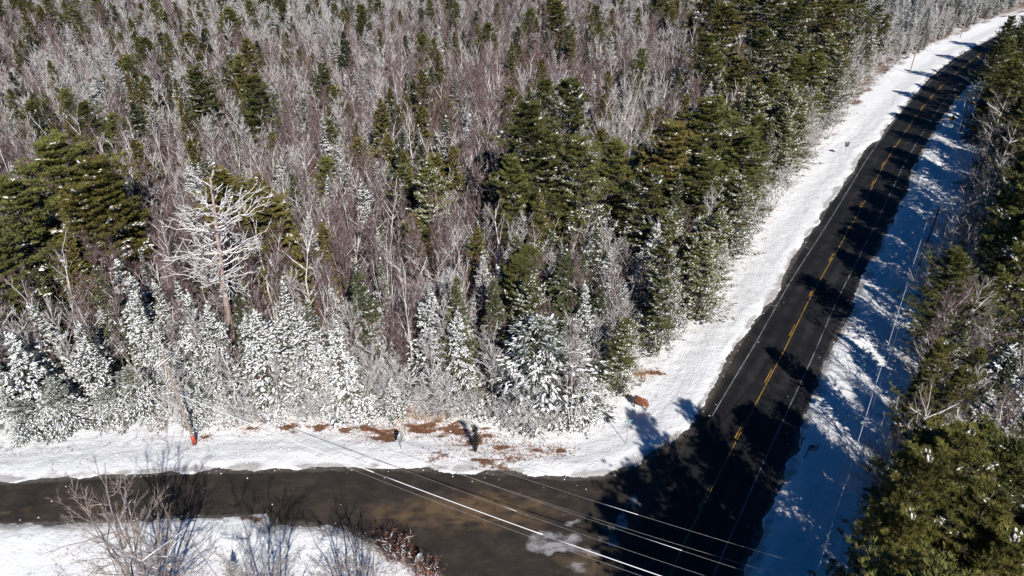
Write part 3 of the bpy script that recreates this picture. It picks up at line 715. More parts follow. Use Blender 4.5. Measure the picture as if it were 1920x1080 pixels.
H0 = {'near_pine': 24, 'frost_sapling': 6.5, 'hemlock': 13, 'snow_spruce': 13, 'dusted_spruce': 13, 'olive_fir': 16, 'green_fir': 15, 'pine': 24, 'snow_pine': 24, 'maple': 13, 'frost_tree': 12, 'birch': 14, 'big_bare': 11, 'stem_clump': 19, 'frost_shrub': 2.4, 'rust_shrub': 1.9, 'beech': 7, 'snag': 27}
NAME = {'near_pine': 'pine_tree', 'frost_sapling': 'frosted_sapling', 'hemlock': 'hemlock_tree', 'snow_spruce': 'spruce_tree', 'dusted_spruce': 'spruce_tree', 'olive_fir': 'fir_tree', 'green_fir': 'fir_tree', 'pine': 'pine_tree', 'snow_pine': 'pine_tree',
        'maple': 'maple_tree', 'frost_tree': 'frosted_tree', 'birch': 'birch_tree', 'big_bare': 'bare_tree', 'stem_clump': 'bare_tree', 'frost_shrub': 'shrub', 'rust_shrub': 'shrub', 'beech': 'beech_tree', 'snag': 'dead_tree'}
CAT = {'frosted_sapling': 'sapling', 'hemlock_tree': 'hemlock', 'spruce_tree': 'spruce', 'fir_tree': 'fir', 'pine_tree': 'pine', 'maple_tree': 'bare tree', 'frosted_tree': 'bare tree', 'birch_tree': 'birch', 'bare_tree': 'bare tree', 'shrub': 'shrub', 'beech_tree': 'beech', 'dead_tree': 'dead tree'}
MESH = {}
def part_meshes(kind, v):
    k = (kind, v, 'p')
    if k not in MESH: MESH[k] = {n_: m_.mesh(kind + '_' + n_, True if n_ in ('snow', 'trunk', 'branches') else False) for n_, m_ in PROTO[kind][v].items()}
    return MESH[k]
def whole_mesh(kind, v):
    k = (kind, v, 'w')
    if k not in MESH:
        mb = MB()
        for m_ in PROTO[kind][v].values(): mb.join(m_)
        MESH[k] = mb.mesh(kind)
    return MESH[k]
REG = []         # every single tree: dict(kind, v, loc, rz, s, w, label, near)
def plant(kind, x, y, H=None, v=None, w=1.0, rz=None, z=None, label=None, parts=None, fixed=False):
    if v is None: v = RS.randint(len(PROTO[kind]))
    if rz is None: rz = RS.uniform(0, 6.283)
    s = (H / H0[kind]) if H else 1.0
    if z is None: z = -0.45
    REG.append(dict(kind=kind, v=v, x=x, y=y, z=z, rz=rz, s=s, w=w, label=label, parts=parts, H=H or H0[kind], fixed=fixed))
def top(kind, px, py, H, **kw):
    p = at(px, py, H - 0.3); plant(kind, p[0], p[1], H, fixed=True, **kw)

PROTO['snag'] = [snag(77)]
# ------------------------------------------------------------------ landmark trees, by the photo point of their tops
_p = at(438, 690); plant('snag', _p[0], _p[1], 27, fixed=True, v=0, rz=0.0, label='tall dead pine with a bare pinkish trunk and thick snow-lined limbs')
LM = [('snow_spruce', 60, 560, 13, 1.2), ('snow_spruce', 135, 600, 12, 1.2), ('snow_spruce', 205, 480, 15, 1.1), ('snow_spruce', 15, 620, 12, 1.3), ('hemlock', 95, 705, 7, 1.1), ('hemlock', 25, 745, 5.5, 1.2), ('hemlock', 185, 728, 5, 1.2), ('snow_spruce', 620, 600, 13, 1.2), ('snow_spruce', 520, 520, 14, .9),
 ('hemlock', 1000, 585, 13, 1.45), ('near_pine', 1765, 850, 26, .60), ('near_pine', 1810, 800, 24, .6), ('near_pine', 1730, 960, 23, .55), ('big_bare', 1715, 810, 13, 1.0), ('big_bare', 1735, 770, 13, .9), ('snow_spruce', 1860, 730, 12, 1.4), ('frost_tree', 1790, 780, 12, 1.3), ('pine', 1760, 1200, 24, 1.1), ('pine', 1730, 1300, 18, 1.0), ('pine', 1790, 1120, 24, 1.0), ('pine', 1870, 1300, 25, 1.1), ('snow_spruce', 340, 545, 15, 1.1), ('snow_spruce', 385, 560, 14, 1.1), ('snow_spruce', 480, 575, 14, 1.4), ('snow_spruce', 560, 590, 13, 1.4), ('snow_spruce', 860, 570, 14, .8), ('hemlock', 240, 680, 7, 1.2), ('hemlock', 90, 720, 6.5, 1.2),
 ('snow_pine', 1170, 600, 11, .9), ('snow_pine', 1240, 520, 12, .9), ('snow_pine', 1330, 450, 13, .9),('pine', 95, 262, 25, 1.25), ('pine', 190, 300, 22, 1.2), ('pine', 22, 330, 22, 1.1), ('pine', 150, 345, 20, 1.1),
 ('olive_fir', 432, 312, 21, 1.9), ('olive_fir', 492, 365, 18, 2.1), ('olive_fir', 462, 345, 19, 1.7), ('green_fir', 350, 400, 13, 1.2),
 ('pine', 1062, 152, 27, .85), ('pine', 990, 185, 27, .95), ('pine', 1030, 250, 22, .9), ('pine', 965, 290, 20, .7), ('pine', 1085, 262, 22, .8),
 ('snow_pine', 800, 300, 20, .65), ('pine', 770, 400, 12, .9), ('olive_fir', 702, 175, 19, .9), ('olive_fir', 792, 190, 18, 1.1), ('dusted_spruce', 830, 215, 17, 1.3),
 ('pine', 1330, 185, 25, 1.15), ('pine', 1275, 235, 22, 1.1), ('pine', 1395, 240, 20, 1.0), ('pine', 1215, 320, 18, 1.0), ('pine', 1330, 290, 19, 1.0), ('snow_pine', 1390, 330, 15, .95),
 ('snow_pine', 1350, 400, 13, .9), ('pine', 1260, 350, 14, 1.0), ('snow_pine', 1300, 440, 11, .9),
 ('pine', 1335, -40, 27, 1.2), ('pine', 1400, -50, 26, 1.2), ('pine', 1455, -30, 26, 1.25), ('pine', 1525, -60, 27, 1.25), ('pine', 1585, -60, 26, 1.15), ('pine', 1625, -50, 24, 1.0), ('pine', 1360, 10, 25, 1.1), ('pine', 1490, 0, 25, 1.1), ('pine', 1560, 0, 23, 1.0),
 ('pine', 1330, 60, 23, 1.0), ('pine', 1440, 55, 22, .9), ('snow_pine', 1510, 70, 19, .9), ('snow_pine', 1560, 60, 18, .85), ('pine', 1390, 110, 20, .9), ('snow_pine', 1470, 140, 15, .9),
 ('pine', 1040, 3, 20, 1.15), ('green_fir', 378, 50, 16, 1.1), ('green_fir', 300, 55, 16, 1.1), ('pine', 362, 128, 20, .9), ('pine', 442, 105, 19, .7), ('green_fir', 240, 185, 16, 1.2),
 ('green_fir', 483, 72, 14, 1.1), ('olive_fir', 545, 88, 14, 1.1), ('olive_fir', 592, 92, 14, 1), ('green_fir', 640, 96, 15, 1.1), ('pine', 678, 8, 18, .7), ('olive_fir', 812, 66, 15, .9), ('olive_fir', 850, 55, 15, .9), ('olive_fir', 893, 40, 14, .7),
 ('green_fir', 60, 205, 17, 1.2), ('pine', 150, 190, 18, .8), ('green_fir', 190, 220, 16, 1.1), ('olive_fir', 970, 92, 12, .8), ('olive_fir', 1110, 22, 15, .8), ('olive_fir', 1148, 10, 15, .9), ('olive_fir', 1200, 8, 17, .9), ('olive_fir', 1250, 100, 13, .8),
 ('pine', 285, -8, 18, .6), ('green_fir', 50, 60, 15, 1), ('green_fir', 20, 130, 15, 1), ('green_fir', 110, 20, 14, 1), ('snow_spruce', 563, 125, 13, .9),
 ('snow_spruce', 1112, 133, 16, .8), ('snow_spruce', 1235, 130, 14, 1.1), ('snow_spruce', 1262, 128, 14, .7), ('dusted_spruce', 1075, 60, 14, .9), ('pine', 795, 130, 17, .7), ('olive_fir', 960, 95, 13, .7),
 ('dusted_spruce', 1120, 420, 15, 1.3), ('green_fir', 1060, 460, 16, 1.25), ('snow_pine', 990, 520, 14, .8), ('snow_spruce', 905, 470, 14, .8), ('dusted_spruce', 700, 555, 10, 1.2),
 # right of the road
 ('pine', 1895, 28, 21, .8), ('pine', 1880, 70, 20, .9), ('pine', 1905, 110, 20, .9), ('green_fir', 1862, 160, 13, 1.3), ('pine', 1925, 180, 19, .8), ('green_fir', 1890, 230, 14, 1.3), ('pine', 1930, 300, 17, .8), ('green_fir', 1915, 370, 13, 1.3),
 ('pine', 1885, 500, 14, .8), ('pine', 1945, 560, 15, .8), ('near_pine', 1775, 640, 17, .68), ('near_pine', 1735, 700, 12, .6), ('near_pine', 1815, 690, 15, .7), ('pine', 1845, 650, 12, .6),
 ('near_pine', 1850, 905, 22, .95), ('near_pine', 1740, 1000, 17, .7), ('near_pine', 1925, 1010, 21, .9), ('pine', 1700, 1150, 18, .9), ('pine', 1800, 1120, 20, .9),
 ('snow_spruce', 1890, 640, 12, 1.6), ('snow_spruce', 1925, 700, 11, 1.5), ('frost_tree', 1880, 850, 11, 1.3), ('frost_tree', 1915, 900, 12, 1.3), ('snow_spruce', 1915, 930, 9, 1.5), ('frost_tree', 1860, 760, 10, 1.4), ('snow_pine', 1940, 760, 13, .6), ('snow_pine', 1915, 820, 13, .6)]
for k_, px, py, H_, w_ in LM: top(k_, px, py, H_, w=w_ * (1.28 if k_ in ('pine', 'snow_pine') and px < 1640 else 1.22 if k_ in ('green_fir', 'olive_fir') else 1))
for px, py, H_ in ((1790, 395, 10), (1845, 370, 11), (1880, 420, 10), (1800, 560, 11), (1845, 540, 12), (1880, 600, 11), (1725, 820, 13), (1690, 850, 11), (1880, 800, 11), (1820, 790, 9), (1860, 330, 10), (1760, 470, 9)):
    top('big_bare', px, py, H_)
for k_, px, py, H_, w_ in (('pine', 1856, 205, 18, .9), ('green_fir', 1875, 170, 18, 1.3), ('pine', 1898, 140, 20, .9), ('pine', 1862, 262, 20, .8), ('big_bare', 1846, 290, 14, 1.0), ('green_fir', 1868, 318, 18, 1.2), ('big_bare', 1840, 352, 14, 1.0),
  ('pine', 1880, 372, 21, .95), ('big_bare', 1838, 400, 15, 1.0), ('pine', 1880, 432, 21, .95), ('big_bare', 1822, 446, 14, 1.1), ('pine', 1862, 500, 21, .95), ('big_bare', 1808, 482, 13, 1.1), ('pine', 1836, 560, 20, .9), ('big_bare', 1785, 540, 14, 1.0), ('big_bare', 1768, 590, 14, 1.1),
  ('pine', 1815, 625, 19, .9), ('big_bare', 1748, 650, 13, 1.0), ('birch', 1775, 505, 13, 1.6), ('birch', 1800, 470, 13, 1.5), ('pine', 1870, 545, 23, 1.1), ('pine', 1858, 600, 23, 1.1), ('pine', 1880, 500, 23, 1.1), ('pine', 1845, 650, 21, 1.0), ('pine', 1905, 400, 22, 1.0), ('pine', 1900, 470, 22, 1.0), ('pine', 1890, 550, 21, 1.0), ('pine', 1915, 108, 20, 1.0), ('pine', 1885, 330, 21, 1.0), ('pine', 1878, 285, 21, 1.0)):
    p = at(px, py); plant(k_, p[0], p[1], H_, w=w_, fixed=True)
top('birch', 855, 452, 13, label='crooked white birch with two forked limbs at the forest edge', w=1.2)
top('birch', 75, 480, 15, w=1.2); top('birch', 215, 330, 17); top('birch', 860, 245, 15, w=1.3)
top('big_bare', 1190, 200, 17, w=.6); top('big_bare', 1165, 215, 17, w=.6)
# bare clumps on the near snow bank
p = at(300, 1175); plant('stem_clump', p[0], p[1], 19, v=0, rz=0.4, fixed=True, w=1.15, label='big many-stemmed bare tree rising over the lower left snow bank')
p = at(520, 1260); plant('stem_clump', p[0], p[1], 18, v=0, rz=4.0, fixed=True, label='bare tree whose top just enters the frame below the side road')
p = at(680, 1200); plant('stem_clump', p[0], p[1], 18, v=1, rz=1.4, fixed=True, w=1.1, label='bare clump casting a branchy shadow over the side road')
p = at(430, 1290); plant('stem_clump', p[0], p[1], 14, v=1, rz=3.4, fixed=True, label='bare clump partly below the frame behind the bank')
p = at(437, 1078); plant('snow_spruce', p[0], p[1], 2.2, z=0, fixed=True, w=1.2, label='tiny spruce poking out of the near snow bank')
p = at(745, 1040); plant('rust_shrub', p[0], p[1], 3.0, v=0, z=0, fixed=True, label='bushy shrub with a few orange leaves at the tip of the near bank')
p = at(795, 1085); plant('rust_shrub', p[0], p[1], 2.2, v=1, z=0, fixed=True, label='lower shrub with orange leaves beside the round grey sign')
p = at(270, 640); plant('beech', p[0] , p[1], 8, fixed=True, label='young beech still holding rusty brown leaves')
p = at(500, 745); plant('beech', p[0] , p[1], 4, fixed=True, label='low beech with rusty leaves at the forest edge right of the snag')
# ------------------------------------------------------------------ forest fill
LEFT = np.array([at(*q)[:2] for q in [(-900, 830), (0, 838), (100, 832), (250, 812), (400, 800), (560, 784), (700, 786), (760, 780), (860, 785), (930, 800), (1000, 822), (1075, 815), (1105, 770),
  (1140, 742), (1180, 702), (1235, 662), (1285, 618), (1325, 575), (1380, 505), (1415, 440), (1448, 390), (1485, 342), (1525, 297), (1560, 245), (1598, 190), (1630, 145), (1668, 122),
  (1705, 108), (1740, 88), (1785, 64), (1835, 44), (1890, 20), (1960, -20), (2400, -60), (-1400, -60), (-3000, 200)]])
RIGHT = np.array([at(*q)[:2] for q in [(1520, 1700), (1600, 1300), (1622, 1100), (1648, 960), (1676, 850), (1690, 760), (1718, 680), (1748, 600), (1775, 540), (1812, 470), (1832, 400), (1842, 320), (1848, 250), (1858, 195), (1878, 148), (1910, 112), (1970, 86), (2120, 46),
  (2900, 40), (3400, 500), (3400, 1700)]])
HOUSE_C = at(1872, 745)[:2] + np.array([1.5, 0])
FX = np.array([(r['x'], r['y'], {'pine': 3.2, 'snow_pine': 2.8, 'hemlock': 4.0, 'olive_fir': 2.0, 'green_fir': 1.8}.get(r['kind'], 1.2)) for r in REG])
cand = []
def scatter(poly, sp, y0, y1, xr):
    xs = np.arange(xr[0], xr[1], sp); ys = np.arange(y0, y1, sp)
    X, Y = np.meshgrid(xs, ys); x = (X + RS.uniform(-.45, .45, X.shape) * sp).ravel(); y = (Y + RS.uniform(-.45, .45, X.shape) * sp).ravel()
    k = np.abs(x) < 0.80 * y + 24; x = x[k]; y = y[k]
    d = -sdist(np.stack([x, y], 1), poly); k = d > 0
    x, y, d = x[k], y[k], d[k]
    dm = np.min(np.hypot(x[:, None] - FX[None, :, 0], y[:, None] - FX[None, :, 1]) - FX[None, :, 2], axis=1)
    k = dm > 0; return x[k], y[k], d[k]
def choose(w):
    ks = list(w); p_ = np.array([w[k] for k in ks], float); return ks[RS.choice(len(ks), p=p_ / p_.sum())]
for sp, y0, y1, xr in ((2.35, 40, 120, (-130, 130)), (2.8, 120, 210, (-200, 230)), (3.5, 210, 395, (-330, 345))):
    X, Y, Dd = scatter(LEFT, sp, y0, y1, xr)
    zone = vn(X, Y, 26) + 0.5 * vn(X, Y, 9)
    for x, y, d, zn in zip(X, Y, Dd, zone):
        px, py, _ = proj((x, y, 0))
        ev = 1.0 + (3.2 if zn > 0.14 else 0) + (1.5 if px < 700 and py < 280 else 0)
        wide = 1225 < px < 1650 and 100 < py < 640
        if wide and d < 4.5:
            w = {'snow_pine': .22, 'snow_spruce': .35, 'frost_tree': .6, 'frost_sapling': 1.0, 'frost_shrub': .3}
        elif wide and d < 17:
            w = {'pine': .30 if d > 3 else .1, 'snow_pine': .45, 'snow_spruce': .40, 'green_fir': .25, 'maple': .25, 'frost_tree': .25, 'frost_sapling': .7 if d < 5 else .1}
        elif d < 5 and py > 100:
            w = {'snow_spruce': .5, 'dusted_spruce': .12, 'maple': .10, 'birch': .16, 'frost_tree': .8, 'frost_sapling': 1.0, 'frost_shrub': .5}
        elif d < 14 and py > 100:
            w = {'snow_spruce': .42, 'dusted_spruce': .26, 'maple': .60, 'birch': .22, 'frost_tree': .40, 'green_fir': .10, 'frost_sapling': .3}
        elif y < 225:
            w = {'snow_spruce': .20 * ev, 'dusted_spruce': .16 * ev, 'maple': 1.6, 'birch': .65, 'frost_tree': .25, 'green_fir': .06 * ev, 'olive_fir': .07 * ev, 'pine': .035 * ev}
        else:
            fr = sst(225, 330, y)
            w = {'snow_spruce': .40 * ev, 'dusted_spruce': .22 * ev, 'maple': 1.2 * (1 - fr), 'birch': .18, 'frost_tree': .45 + 1.8 * fr, 'green_fir': .12 * ev, 'olive_fir': .12 * ev, 'pine': .05 * ev}
            if px > 1600: w = {'snow_spruce': 1.0, 'dusted_spruce': .6, 'frost_tree': .5}
        z2 = float(vn(x + 77, y, 30) + .5 * vn(x, y + 50, 11))
        if 'maple' in w and d > 14:
            if z2 > .12: w['frost_tree'] = w.get('frost_tree', 0) + .9; w['maple'] *= .7
            elif z2 < -.2: w['maple'] *= 1.8; w['birch'] = w.get('birch', 0) * .4
            if px < 650 and py < 330: w['frost_tree'] = w.get('frost_tree', 0) + .6
            if RS.rand() < .06: continue
        k = choose(w); f = RS.uniform(0.66, 1.15)
        if k in ('snow_spruce', 'dusted_spruce'): f *= RS.uniform(0.6, 1.12)
        if d < 5: f *= 0.82 if k in ('snow_spruce', 'dusted_spruce', 'maple', 'birch') else 1
        if d < 2.2 and k in ('snow_spruce', 'frost_tree'): f *= 0.7
        if k in ('pine', 'snow_pine'): f *= 0.68
        if k == 'frost_tree' and y > 150 and px < 750 and py < 330: f *= 1.1
        cand.append((k, x, y, H0[k] * f * (1 + .25 * vn(x, y, 14)), RS.uniform(0.85, 1.2)))
X, Y, Dd = scatter(LEFT, 1.55, 40, 130, (-130, 130))
for x, y, d in zip(X, Y, Dd):
    if d > 6.5 or RS.rand() < .25: continue
    k = choose({'frost_sapling': 1.0, 'frost_shrub': 1.0, 'snow_spruce': .45, 'rust_shrub': .16})
    f = {'frost_sapling': RS.uniform(.45, .95), 'frost_shrub': RS.uniform(.6, 1.1), 'snow_spruce': RS.uniform(.22, .5), 'rust_shrub': RS.uniform(.5, .9)}[k]
    cand.append((k, x, y, H0[k] * f, RS.uniform(.9, 1.3) * (1.5 if k == 'snow_spruce' else 1)))
for sp, y0, y1, xr in ((3.1, 12, 120, (10, 135)), (3.8, 120, 380, (60, 345))):
    X, Y, Dd = scatter(RIGHT, sp, y0, y1, xr)
    for x, y, d in zip(X, Y, Dd):
        if np.hypot(x - HOUSE_C[0], y - HOUSE_C[1]) < 7.5: continue
        px, py, _ = proj((x, y, 0))
        if px > 1780 and 560 < py < 1250 and d > 5: w = {'frost_tree': 1.0, 'big_bare': .8, 'snow_spruce': .8, 'maple': .5, 'green_fir': .3, 'frost_sapling': .6}
        elif py > 1000: w = {'pine': 1.0, 'green_fir': 1, 'big_bare': .3}
        elif d < 6: w = {'green_fir': .25, 'big_bare': 1.3, 'frost_shrub': .35, 'pine': .06, 'maple': .8, 'frost_sapling': .4}
        else: w = {'green_fir': .35, 'big_bare': .6, 'maple': .8, 'snow_spruce': .3, 'frost_tree': .5, 'pine': .25}
        if y > 150: w = {'pine': .6, 'green_fir': 1, 'maple': .5, 'snow_spruce': .3}
        k = choose(w); f = RS.uniform(0.75, 1.1)
        if k == 'pine': f *= 0.80 if d > 4 else .7
        cand.append((k, x, y, H0[k] * f, RS.uniform(0.85, 1.2)))
LIT = [at(*q)[:2] for q in ((1545, 690), (1560, 650), (1530, 740), (1600, 745), (1590, 700), (1620, 790), (1500, 975), (1530, 1000), (1480, 930), (1560, 820))]
sv = np.array([0.33, -0.945]); sv /= np.linalg.norm(sv)
def blocks(x, y, H_, r):
    for q in LIT:
        w_ = np.array([x, y]) - q; s_ = w_ @ sv
        if s_ > 0 and abs(w_[0] * sv[1] - w_[1] * sv[0]) < r and s_ * 0.74 < H_: return True
    return False
EV = ('pine', 'green_fir', 'olive_fir', 'snow_pine', 'snow_spruce', 'near_pine')
cand = [(('big_bare', c[1], c[2], 10.0, c[4]) if c[0] in EV and c[1] > CL[0][0] and dist_cl(np.array([c[1]]), np.array([c[2]]))[0] > 4 and c[2] < 75 and blocks(c[1], c[2], c[3], 1.6) else c) for c in cand]
cand.sort(key=lambda c: (c[1] ** 2 + c[2] ** 2) - 0)
CAP = {'frosted_sapling': 280, 'spruce_tree': 290, 'maple_tree': 290, 'frosted_tree': 200, 'birch_tree': 200, 'fir_tree': 270, 'shrub': 250, 'pine_tree': 250, 'bare_tree': 250}
cnt = {}
for r in REG: cnt[NAME[r['kind']]] = cnt.get(NAME[r['kind']], 0) + 1
REST = {'hardwood': [], 'evergreen': []}
for k, x, y, H_, w_ in cand:
    px, py, dep = proj((x, y, H_ * 0.5)); nm = NAME[k]
    seen = -60 < px < 1980 and -60 < py < 1150
    if seen and cnt.get(nm, 0) < CAP.get(nm, 100):
        cnt[nm] = cnt.get(nm, 0) + 1; plant(k, x, y, H_, w=w_)
    elif nm in ('shrub',): continue
    else: REST['evergreen' if nm in ('spruce_tree', 'fir_tree', 'pine_tree') else 'hardwood'].append((k, x, y, H_, w_))
print('counts', cnt, {k: len(v) for k, v in REST.items()})

# ------------------------------------------------------------------ one object per tree, with labels that place it
MARKS = [('the dead pine snag', at(440, 690)), ('the leaning pole', at(365, 830)), ('the diamond sign back', at(752, 842)), ('the brown wooden plank sign', at(1197, 765)),
 ('the grey sign by the main road', at(1583, 292)), ('the large twin pine', at(985, 470)), ('the left pine cluster', at(120, 560)), ('the yellow curve sign', at(1777, 248)), ('the verge pole with a crossarm', at(1724, 495)),
 ('the grey roofed house', at(1872, 745)), ('the slim far pole', at(1706, 135)), ('the striped mailbox flag', at(1512, 862)), ('the tall roadside pines', at(1450, 170)), ('the forked white birch', at(870, 640)),
 ('the dark mid forest pine', at(1040, 95)), ('the small street name sign', at(1174, 833)), ('the olive fir behind the snag', at(470, 480)), ('the orange leaved shrub', at(745, 1040))]
ORD = ['', 'second ', 'third ', 'fourth ', 'fifth ', 'sixth ', 'seventh ', 'eighth ', 'ninth ', 'tenth ', 'eleventh ', 'twelfth ', 'thirteenth ', 'fourteenth ', 'fifteenth ', 'sixteenth ', 'seventeenth ', 'eighteenth ', 'nineteenth ', 'twentieth '] + ['twenty-' + q + ' ' for q in ('first', 'second', 'third', 'fourth', 'fifth', 'sixth', 'seventh', 'eighth', 'ninth')] + ['thirtieth '] + ['thirty-' + q + ' ' for q in ('first', 'second', 'third', 'fourth', 'fifth', 'sixth', 'seventh', 'eighth', 'ninth')]
ADJ = {'near_pine': 'tall fine needled pine', 'frost_sapling': 'low snow coated sapling', 'hemlock': 'broad drooping hemlock with snow clots', 'snow_spruce': 'snow heavy spruce', 'dusted_spruce': 'lightly dusted green spruce', 'olive_fir': 'olive green fir', 'green_fir': 'dark green fir', 'pine': 'broad green pine', 'snow_pine': 'snow laden pine',
 'maple': 'bare purple twigged tree', 'frost_tree': 'frosted bare tree', 'birch': 'pale trunked birch', 'big_bare': 'wide branching bare tree', 'stem_clump': 'many stemmed bare tree', 'frost_shrub': 'snow caked shrub', 'rust_shrub': 'rusty leaved shrub', 'beech': 'rusty leaved beech'}
bins = {}
for r in REG:
    if r['label']: continue
    dd = [math.hypot(r['x'] - m_[1][0], r['y'] - m_[1][1]) for m_ in MARKS]
    i = int(np.argmin(dd)); m_ = MARKS[i]; dx = r['x'] - m_[1][0]; dy = r['y'] - m_[1][1]
    q8 = int(round(math.atan2(dy, dx) / (math.pi / 4))) % 8
    side = ['right of', 'behind-right of', 'behind', 'behind-left of', 'left of', 'front-left of', 'in front of', 'front-right of'][q8]
    bins.setdefault((r['kind'], i, side), []).append((dd[i], r))
for (kind, i, side), L_ in bins.items():
    L_.sort(key=lambda q: q[0])
    for j, (d_, r) in enumerate(L_):
        nm = MARKS[i][0]
        if j < len(ORD): r['label'] = f"{ADJ[kind]}, {ORD[j]}nearest {side} {nm}".replace(', nearest', ', the nearest')
        else: r['label'] = f"{ADJ[kind]} in the crowd well {side} {nm}"; 
        r['grp'] = f"{ADJ[kind].split(' with ')[0]} trees {side} {nm}"
FIRST = {}
for r in REG:
    nm = NAME[r['kind']]; px, py, dep = proj((r['x'], r['y'], 0))
    near = dep < 105 or r['fixed'] and dep < 190
    sc = (r['s'] * r['w'], r['s'] * r['w'], r['s'])
    grp = {'sapling': 'snow coated saplings of the forest edge', 'hemlock': None, 'spruce': 'spruces of the forest', 'fir': 'firs of the forest', 'pine': 'pines of the forest', 'bare tree': 'bare trees of the forest', 'birch': 'birches of the forest', 'shrub': 'shrubs along the forest edge', 'beech': 'young beeches', 'dead tree': None}[CAT[nm]]
    if 'crowd' in r['label']: grp = r.get('grp')
    if near:
        o = thing(nm, r['label'], CAT[nm], (r['x'], r['y'], r['z']), r['rz'], grp); o.scale = sc
        for pn, me in part_meshes(r['kind'], r['v']).items():
            c_ = ob(pn, me, o)
            if pn in ('snow', 'crown', 'leaves', 'stems', 'branches'): c_['kind'] = 'stuff'
    else:
        o = ob(nm, whole_mesh(r['kind'], r['v'])); o.location = (r['x'], r['y'], r['z']); o.rotation_euler = (0, 0, r['rz']); o.scale = sc
        tag(o, r['label'], CAT[nm], grp); FIRST.setdefault((r['kind'], r['v']), o)

def forest(name, label, items):
    """the far mass of the wood: real tree meshes instanced on points"""
    protos = sorted(set(k for k, *_ in items)); keys = [(k, v) for k in protos for v in range(len(PROTO[k])) if (k, v) in FIRST]
    kid = np.zeros(len(items), int); loc = np.zeros((len(items), 3)); sc = np.zeros((len(items), 3)); rot = np.zeros((len(items), 3))
    for i, (k, x, y, H_, w_) in enumerate(items):
        opts = [j for j, q in enumerate(keys) if q[0] == k]
        if not opts: opts = list(range(len(keys)))
        j = opts[RS.randint(len(opts))]; kid[i] = j; s = H_ / H0[keys[j][0]]
        loc[i] = (x, y, -0.3); sc[i] = (s * w_, s * w_, s); rot[i] = (0, 0, RS.uniform(0, 6.28))
    me = bpy.data.meshes.new(name); me.vertices.add(len(items)); me.vertices.foreach_set('co', loc.astype(np.float32).ravel())
    for n_, d_ in (('rot', rot), ('scl', sc)):
        a = me.attributes.new(n_, 'FLOAT_VECTOR', 'POINT'); a.data.foreach_set('vector', d_.astype(np.float32).ravel())
    a = me.attributes.new('kid', 'INT', 'POINT'); a.data.foreach_set('value', kid.astype(np.int32))
    o = ob(name, me); o['kind'] = 'stuff'; o['label'] = label
    g = bpy.data.node_groups.new(name, 'GeometryNodeTree')
    g.interface.new_socket('Geometry', in_out='INPUT', socket_type='NodeSocketGeometry'); g.interface.new_socket('Geometry', in_out='OUTPUT', socket_type='NodeSocketGeometry')
    gi = g.nodes.new('NodeGroupInput'); go = g.nodes.new('NodeGroupOutput'); jn = g.nodes.new('GeometryNodeJoinGeometry')
    def attr(n_, t):
        q = g.nodes.new('GeometryNodeInputNamedAttribute'); q.data_type = t; q.inputs['Name'].default_value = n_; return q.outputs['Attribute']
    kk = attr('kid', 'INT'); ra = attr('rot', 'FLOAT_VECTOR'); sa = attr('scl', 'FLOAT_VECTOR')
    for j, q in enumerate(keys):
        if not (kid == j).any(): continue
        cmp_ = g.nodes.new('FunctionNodeCompare'); cmp_.data_type = 'INT'; cmp_.operation = 'EQUAL'
        ii = [s_ for s_ in cmp_.inputs if s_.type == 'INT' and s_.enabled] or [s_ for s_ in cmp_.inputs if s_.type == 'INT']
        g.links.new(kk, ii[0]); ii[1].default_value = j
        oi = g.nodes.new('GeometryNodeObjectInfo'); oi.transform_space = 'ORIGINAL'; oi.inputs['Object'].default_value = FIRST[q]; oi.inputs['As Instance'].default_value = True
        ip = g.nodes.new('GeometryNodeInstanceOnPoints')
        g.links.new(gi.outputs[0], ip.inputs['Points']); g.links.new(cmp_.outputs[0], ip.inputs['Selection']); g.links.new(oi.outputs['Geometry'], ip.inputs['Instance'])
        g.links.new(ra, ip.inputs['Rotation']); g.links.new(sa, ip.inputs['Scale']); g.links.new(ip.outputs[0], jn.inputs[0])
    g.links.new(jn.outputs[0], go.inputs[0])
    md = o.modifiers.new('forest', 'NODES'); md.node_group = g
    return o
forest('hardwood_forest', 'dense far mass of bare purple grey hardwoods filling the wood', REST['hardwood'])
forest('evergreen_forest', 'far spruces and firs scattered through the bare hardwoods', REST['evergreen'])
tt_ = sum(sum(len(f) for f in m_.f) for vs in PROTO.values() for v in vs for m_ in v.values()); print('proto tris', tt_, 'individuals', len(REG))
for kk_, vs in PROTO.items(): print(kk_, [sum(sum(len(f) for f in m_.f) for m_ in v.values()) for v in vs])

